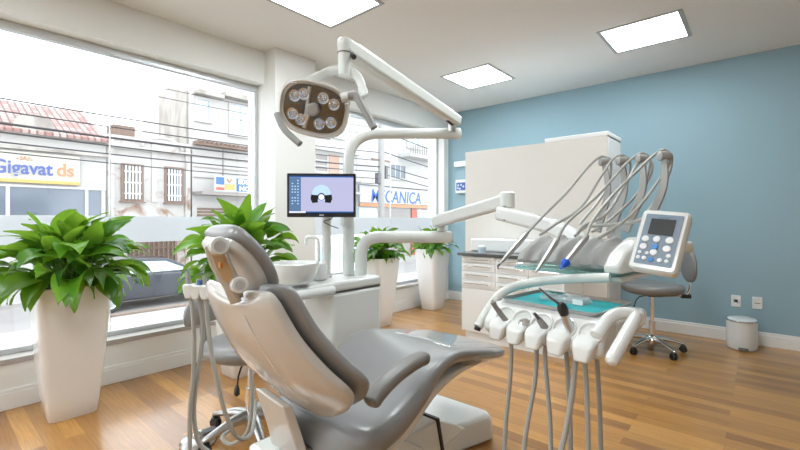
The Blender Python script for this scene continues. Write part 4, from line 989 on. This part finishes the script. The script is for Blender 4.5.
lowinst('stubby round metal instrument in the second lower holder from the left', 1, b1, [P(525, 330, d=d1_), P(536, 345, d=d1_), P(535, 380, d=d1_), P(529, 415, d=d1_), P(524, 450, d=d1_), P(520, 520, d=d1_)])
def b2(t, o):
    rod(t, o, [P(551, 338, d=d2_), P(545, 328, d=d2_), P(539, 319, d=d2_)], [.013, .012, .009], 'body', 'handlegrey'); rod(t, o, [P(539, 319, d=d2_), P(534, 313, d=d2_)], [.006, .0045], 'tip', 'dgrey')
lowinst('grey tubular instrument with a dark tip in the middle lower holder', 2, b2, [P(551, 338, d=d2_), P(545, 352, d=d2_), P(547, 385, d=d2_), P(550, 420, d=d2_), P(551, 455, d=d2_), P(552, 520, d=d2_)])
def b3(t, o):
    rod(t, o, [P(577, 346, d=d3_), P(573, 335, d=d3_), P(567, 322, d=d3_), P(564, 313, d=d3_)], [.013, .0135, .013, .012], 'body', 'steel')
    rod(t, o, [P(564.5, 315, d=d3_), P(563, 310, d=d3_), P(561.5, 305.5, d=d3_), P(560, 303, d=d3_)], [.0125, .0155, .0135, .008], 'head', 'black')
    rod(t, o, [P(561, 305, d=d3_), P(552, 299, d=d3_), P(539, 288, d=d3_)], [.0042, .0032, .0018], 'nozzle', 'dgrey')
lowinst('large black-headed syringe with a long thin nozzle in the fourth lower holder', 3, b3, [P(577, 346, d=d3_), P(575, 365, d=d3_), P(572, 395, d=d3_), P(566, 430, d=d3_), P(559, 462, d=d3_), P(552, 520, d=d3_)], .008)
hang('grey hose hanging behind the black-headed syringe hose', [P(566, 350, d=d3_ + .06), P(568, 380, d=d3_ + .06), P(570, 420, d=d3_ + .06), P(571, 470, d=d3_ + .06), P(572, 520, d=d3_ + .06)])
hang('grey hose hanging under the rightmost lower holder', [P(584, 355, d=d4_ + .05), P(586, 380, d=d4_ + .05), P(587.5, 420, d=d4_ + .05), P(588.5, 470, d=d4_ + .05), P(589, 520, d=d4_ + .05)])
hang('rightmost hanging grey hose, near the grab handle', [P(596, 345, d=d4_ + .12), P(598, 380, d=d4_ + .12), P(600, 420, d=d4_ + .12), P(601, 470, d=d4_ + .12), P(601, 520, d=d4_ + .12)])

# ------------------------------------------------------------------ assistant's holder left of the chair
DA = 1.72
ah = thing('assistant_holder', 'white suction holder with three sockets left of the chair back', 'instrument holder', tuple(P(202, 292, d=DA)))
O = P(202, 292, d=DA)
def A(u, v, dd=0): return P(u, v, d=DA + dd) - O
boxbeam('support_arm', A(208, 300, .02), A(262, 302, .6), .02, .02, 'plastic', ah)
for u, v in ((190, 291), (197, 292), (206, 292)):
    a = A(u, v); MB().rings([[a + RT * (i * .024 * w) + FW * (k * .02) + Vector((0, 0, z)) for i, k in ((-1, -1), (1, -1), (1, 1), (-1, 1))] for z, w in ((-.03, .55), (.0, .9), (.022, 1), (.03, .9))]).build('socket', 'plastic', ah, bev=.007, seg=3)
def suct(label, u0, v0, u1, v1, r, hose, m='silicone', tipm=None):
    o = P(u1, v1, d=DA); t = thing('suction_handpiece', label, 'suction tube', tuple(o), 0, 'suction handpieces in the side holder')
    MB().tube([P(u0, v0, d=DA) - o, (P(u0, v0, d=DA) - o) * .4, Vector((0, 0, 0)), P(u1 + (u1 - u0) * .05, v1 + 6, d=DA) - o], [r * .6, r, r * 1.1, r * .9], 14).build('body', m, t)
    MB().tube([P(*q[:2], d=DA + q[2]) - o for q in []] or [p - o for p in hose_pts([P(q[0], q[1], d=DA + q[2]) for q in hose], 6)], .009, 10).build('hose', 'hose', t)
    return t
suct('slim suction handpiece leftmost in the side holder', 187, 271, 190, 290, .011, [(190, 294, 0), (193, 315, 0), (194, 345, 0), (193, 380, 0), (190, 410, 0), (190, 450, 0), (192, 480, 0)])
suct('middle suction handpiece in the side holder', 198, 279, 198, 290, .010, [(199, 296, 0), (203, 325, .02), (201, 352, .02), (196, 385, .02), (194, 415, .02), (199, 443, .03), (215, 455, .05)])
suct('blue-banded suction handpiece rightmost in the side holder', 204, 276, 206, 289, .011, [(206, 296, 0), (208, 325, 0), (212, 355, 0), (218, 385, 0), (226, 415, .02), (238, 438, .1), (252, 432, .3), (256, 400, .45)], tipm='blueplastic')
MB().cyl(A(200, 289), A(200.5, 280), .013, 14).build('blue_collar', 'signmid', ah)
tag(MB().tube(hose_pts([P(250, 365, d=2.0), P(252, 395, d=2.0), P(248, 430, d=2.0), P(232, 444, d=2.0), P(222, 438, d=2.02), P(230, 430, d=2.1)], 8), .009, 10).build('hanging_hose', 'hose'), 'grey hose curving down behind the chair pedestal to the pedal', 'hose')

# ------------------------------------------------------------------ stools
def stool(label, x, y, rz, hseat, rseat, a_legs, back, seatm='vinyl2', legm='chrome', fat=1.0):
    t = thing('dental_stool', label, 'stool', (x, y, 0), rz)
    MB().lathe([(.0, hseat - .085), (rseat * .8, hseat - .085), (rseat * .96, hseat - .065), (rseat, hseat - .035), (rseat * .98, hseat - .012), (rseat * .85, hseat + .002), (rseat * .4, hseat - .004), (0, hseat - .006)], (0, 0, 0), 48, cap=False).build('seat', seatm, t, ang=80)
    MB().cyl((0, 0, .12), (0, 0, hseat - .09), .017, 20).build('gas_lift', 'chrome', t)
    MB().tube([(0, 0, .13), (0, 0, .27)], .027, 24).build('lift_sleeve', 'chrome', t)
    MB().lathe([(.05, .075), (.055, .11), (.035, .145), (.028, .15)], (0, 0, 0), 28).build('hub', 'chrome', t)
    MB().cbox((0, 0, hseat - .1), (.16, .12, .02)).build('seat_plate', 'black', t, bev=.004)
    for k in range(5):
        a = a_legs + 2 * math.pi * k / 5; d = Vector((math.cos(a), math.sin(a), 0)); sdd = Vector((-d.y, d.x, 0))
        rs = []
        for q, w, h, z in ((.03, .028, .028, .115), (.10, .024, .022, .115), (.18, .019, .015, .098), (.255, .015, .011, .078), (.27, .010, .008, .074)):
            rs.append([d * q + sdd * (w * fat * math.cos(b)) + Vector((0, 0, z + h * fat * math.sin(b))) for b in [2 * math.pi * i / 12 for i in range(12)]])
        lg_ = MB().rings(rs).build('leg', legm, t)
        c = d * .255 + Vector((0, 0, .028)); s = MB()
        for o_ in (-.013, .013): s.lathe([(.012, -.008), (.025, -.008), (.028, -.004), (.028, .004), (.025, .008), (.012, .008)], c + sdd * o_, 20, sdd)
        s.cyl(c, c + Vector((0, 0, .045)), .009, 10); s.lathe([(.026, .028), (.022, .038), (.0, .045)], c - Vector((0, 0, .005)), 16); s.build('caster', 'black', lg_)
    # seat lever
    s = MB().tube([(0.0, -.03, hseat - .105), (.04, -.12, hseat - .12), (.05, -.15, hseat - .15), (.055, -.165, hseat - .20)], .005, 8); s.build('lever_rod', 'black', t)
    MB().tube([(.055, -.165, hseat - .19), (.057, -.168, hseat - .21), (.059, -.172, hseat - .235), (.06, -.175, hseat - .245)], [.008, .016, .018, .006], 14, flat=.6).build('lever_paddle', 'black', t)
    back(t, hseat, rseat); return t
def back_right(t, h, r):
    MB().tube(bez([(0, .1, h - .1), (0, r + .02, h - .1), (0, r + .05, h - .05), (0, r + .06, h + .12)], .05), .011, 12).build('back_post', 'chrome', t)
    MB().tube([(0, r - .02, h - .105), (0, r + .055, h - .105)], .02, 14).build('back_clamp', 'black', t)
    s = MB(); rs = []
    for z, w in ((-.14, .02), (-.13, .07), (-.09, .13), (-.02, .165), (.05, .15), (.11, .10), (.155, .05), (.165, .02)):
        rs.append([(w * math.cos(b), r + .05 + .028 * math.sin(b) * min(1, w * 12) - .5 * (w * math.cos(b)) ** 2, h + .16 + z) for b in [2 * math.pi * i / 24 for i in range(24)]])
    s.rings(rs).build('backrest', 'vinyl2', t, sub=1)
st_r = stool('taupe round dental stool with backrest and chrome base near the blue wall', 2.84, 4.40, R(-62), .615, .255, R(20), back_right)
def back_left(t, h, r):
    pts = [(-(r + .075) * math.cos(a), -(r + .075) * math.sin(a), h + .14 + .0 * a) for a in [R(-50 + 10 * k) for k in range(11)]]
    s = MB(); rs = []
    for i, p in enumerate(pts):
        k = math.sin(math.pi * (i + .35) / (len(pts) - .3)) ** .5; d = Vector((p[0], p[1], 0)).normalized()
        rs.append([Vector(p) + d * .022 * k * math.cos(b) + Vector((0, 0, .085 * k * math.sin(b))) for b in [2 * math.pi * j / 16 for j in range(16)]])
    s.rings(rs).build('backrest', 'vinyl', t, sub=1)
    MB().tube(bez([(-.08, 0, h - .095), (-r - .07, 0, h - .095), (-r - .10, 0, h + .0), (-r - .09, 0, h + .12)], .08), .014, 12, flat=1.5).build('back_post', 'vinyl', t)
st_l = stool('grey round dental stool behind the chair back, left of the spittoon unit', 1.455, 1.21, R(20), .54, .25, R(35), back_left, 'vinyl', 'castalu', 1.25)

# foot pedal on the floor
fp = thing('foot_pedal', 'round silver foot control pedal on the floor by the grey stool', 'foot pedal', (1.32, .98, 0))
MB().lathe([(.0, 0), (.085, 0), (.09, .012), (.08, .03), (.04, .042), (0, .045)], (0, 0, 0), 36, cap=False).build('pedal_base', 'steel', fp)
MB().lathe([(.0, .07), (.022, .068), (.03, .055), (.032, .04)], (.0, 0, 0), 24, cap=False).build('pedal_button', 'chrome', fp)
MB().box(-.03, .02, .03, .03, .10, .055).build('pedal_guard', 'dgrey', fp, bev=.008)

# ------------------------------------------------------------------ cabinets
lc = thing('low_cabinet', 'low white cabinet with drawers and a dark stone top', 'cabinet', (0, 0, 0))
CX0, CX1, CYF, CYK = 1.30, 2.335, 3.60, 4.06
MB().box(CX0, CYF + .02, .085, CX1, CYK, .84).build('carcass', 'lam2', lc, bev=.002)
MB().box(CX0 + .03, CYF + .035, 0, CX1 - .01, CYK, .085).build('plinth', 'lam2', lc, smooth=False)
MB().box(CX0 - .03, CYF - .03, .84, CX1 + .01, CYK, .87).build('worktop', 'darktop', lc, bev=.003)
def drawer(x0, x1, z0, z1):
    d = MB().box(x0, CYF, z0, x1, CYF + .019, z1).build('drawer', 'lam2', lc, bev=.003)
    xm = (x0 + x1) / 2; hl = min(.19, (x1 - x0) * .38)
    MB().tube(bez([(xm - hl, CYF, z1 - .03), (xm - hl, CYF - .022, z1 - .03), (xm + hl, CYF - .022, z1 - .03), (xm + hl, CYF, z1 - .03)], .015), .005, 10, flat=1.6).build('handle', 'chrome', d)
cols = [(CX0 + .004, 1.675), (1.68, 2.01), (2.015, CX1 - .004)]
for c, (x0, x1) in enumerate(cols):
    for z0, z1 in ((.775, .835), (.69, .771), (.605, .686), (.52, .601)): drawer(x0, x1, z0, z1)
    MB().box(x0, CYF, .09, x1, CYF + .019, .516).build('door', 'lam2', lc, bev=.003)
tc_ = thing('tall_cabinet', 'tall plain warm white cabinet with a pale side behind the low cabinet', 'cabinet', (0, 0, 0))
MB().box(1.055, 4.065, 0, 2.545, 4.09, 1.96).build('back_panel', 'lam', tc_, bev=.002)
MB().box(1.075, 4.09, 0, 2.55, 4.52, 1.95).build('carcass', 'lam2', tc_, bev=.002)
MB().box(1.97, 4.068, 1.962, 2.555, 4.525, 2.0).build('top_board', 'lam2', tc_, bev=.004)
wb = thing('sterilizer_box', 'low pale white box standing on the counter against the tall cabinet', 'box', (1.62, 3.94, .87))
MB().box(-.36, -.1, 0, .30, .11, .13).build('box_body', 'lam2', wb, bev=.012)
ct = thing('cotton_cup', 'small clear blue-white cup at the left end of the counter', 'cup', tuple(P(482, 250, Y=3.66))[:2] + (.87,))
MB().lathe([(.0, 0), (.036, 0), (.04, .06), (.037, .06), (.033, .005)], (0, 0, 0), 24, cap=False).build('cup_body', mat('pale_blue_plastic', (.55, .68, .76), .25), ct)
MB().lathe([(.033, .0), (.034, .05), (.028, .072), (.0, .078)], (0, 0, .003), 16).build('cotton', 'signwhite', ct)
# thermostat and dispenser on the blue wall
ds = thing('wall_dispenser', 'small white wall unit with a blue picture panel on the blue wall', 'wall unit', tuple(P(463, 187, Y=YB))); 
MB().box(-.09, -.08, -.10, .13, 0, .105).build('housing', 'plastic', ds, bev=.02, seg=3)
MB().box(-.062, -.084, -.055, .1, -.0795, .06).build('picture_panel', 'signviolet', ds, smooth=False)
s = MB(); 
for x, z in ((-.03, .02), (.02, .025), (.06, .0), (0, -.03), (-.035, -.02)): s.lathe([(.016, 0), (.016, .002)], (x, -.084, z), 12, (0, -1, 0))
s.build('picture_marks', 'screenpale', ds)
tw = tag(MB().box(*(P(456, 167.5, Y=YB) + Vector((0, -.06, -.0))), *(P(472, 160.5, Y=YB) + Vector((0, -.0005, 0)))).build('wall_box', 'lam2', bev=.008), 'plain white box fixed to the blue wall above the blue picture panel', 'wall box')

# outlets and bin
def outlet(x, z, label, kind):
    t = thing('wall_outlet', label, 'outlet', (x, YB, z), 0, 'white wall outlets')
    MB().box(-.038, -.009, -.058, .038, -.0005, .058).build('plate', 'plastic', t, bev=.004)
    if kind:
        MB().lathe([(.02, 0), (.02, .002), (.016, .0015), (.015, -.001)], (0, -.009, 0), 20, (0, -1, 0)).build('socket', 'lam2', t)
        s = MB()
        for dx in (-.008, 0, .008): s.lathe([(.0022, 0), (.0022, .002)], (dx, -.011, 0.0 if dx else -.003), 8, (0, -1, 0))
        s.build('socket_holes', 'black', t)
    else: MB().box(-.022, -.0098, -.004, .022, -.009, .002).build('plate_marking', 'dgrey', t, smooth=False)
outlet(3.405, .40, 'white wall outlet with a round socket, left of the pair above the bin', True)
outlet(3.565, .40, 'blank white wall plate with a small marking, right of the pair above the bin', False)
bn = thing('pedal_bin', 'small white oval pedal bin with a chrome rim on the wooden floor', 'waste bin', (3.455, 5.06, 0), 0)
bn_ = [(.108, 0), (.115, .01), (.118, .02)] + [(.118, z) for z in (.1, .2)] + [(.118, .255)]
MB().lathe(bn_, (0, 0, 0), 40, sx=1.0, sy=1.25).build('bin_body', 'plastic', bn)
MB().lathe([(.119, .255), (.122, .258), (.122, .266), (.118, .270)], (0, 0, 0), 40, sx=1.0, sy=1.25).build('rim', 'chrome', bn)
MB().lathe([(.116, .268), (.10, .279), (.05, .284), (0, .285)], (0, 0, 0), 40, cap=False, sx=1.0, sy=1.25).build('lid', 'plastic', bn)
MB().box(-.02, -.172, .02, .05, -.13, .032).build('pedal', 'dgrey', bn, bev=.003)
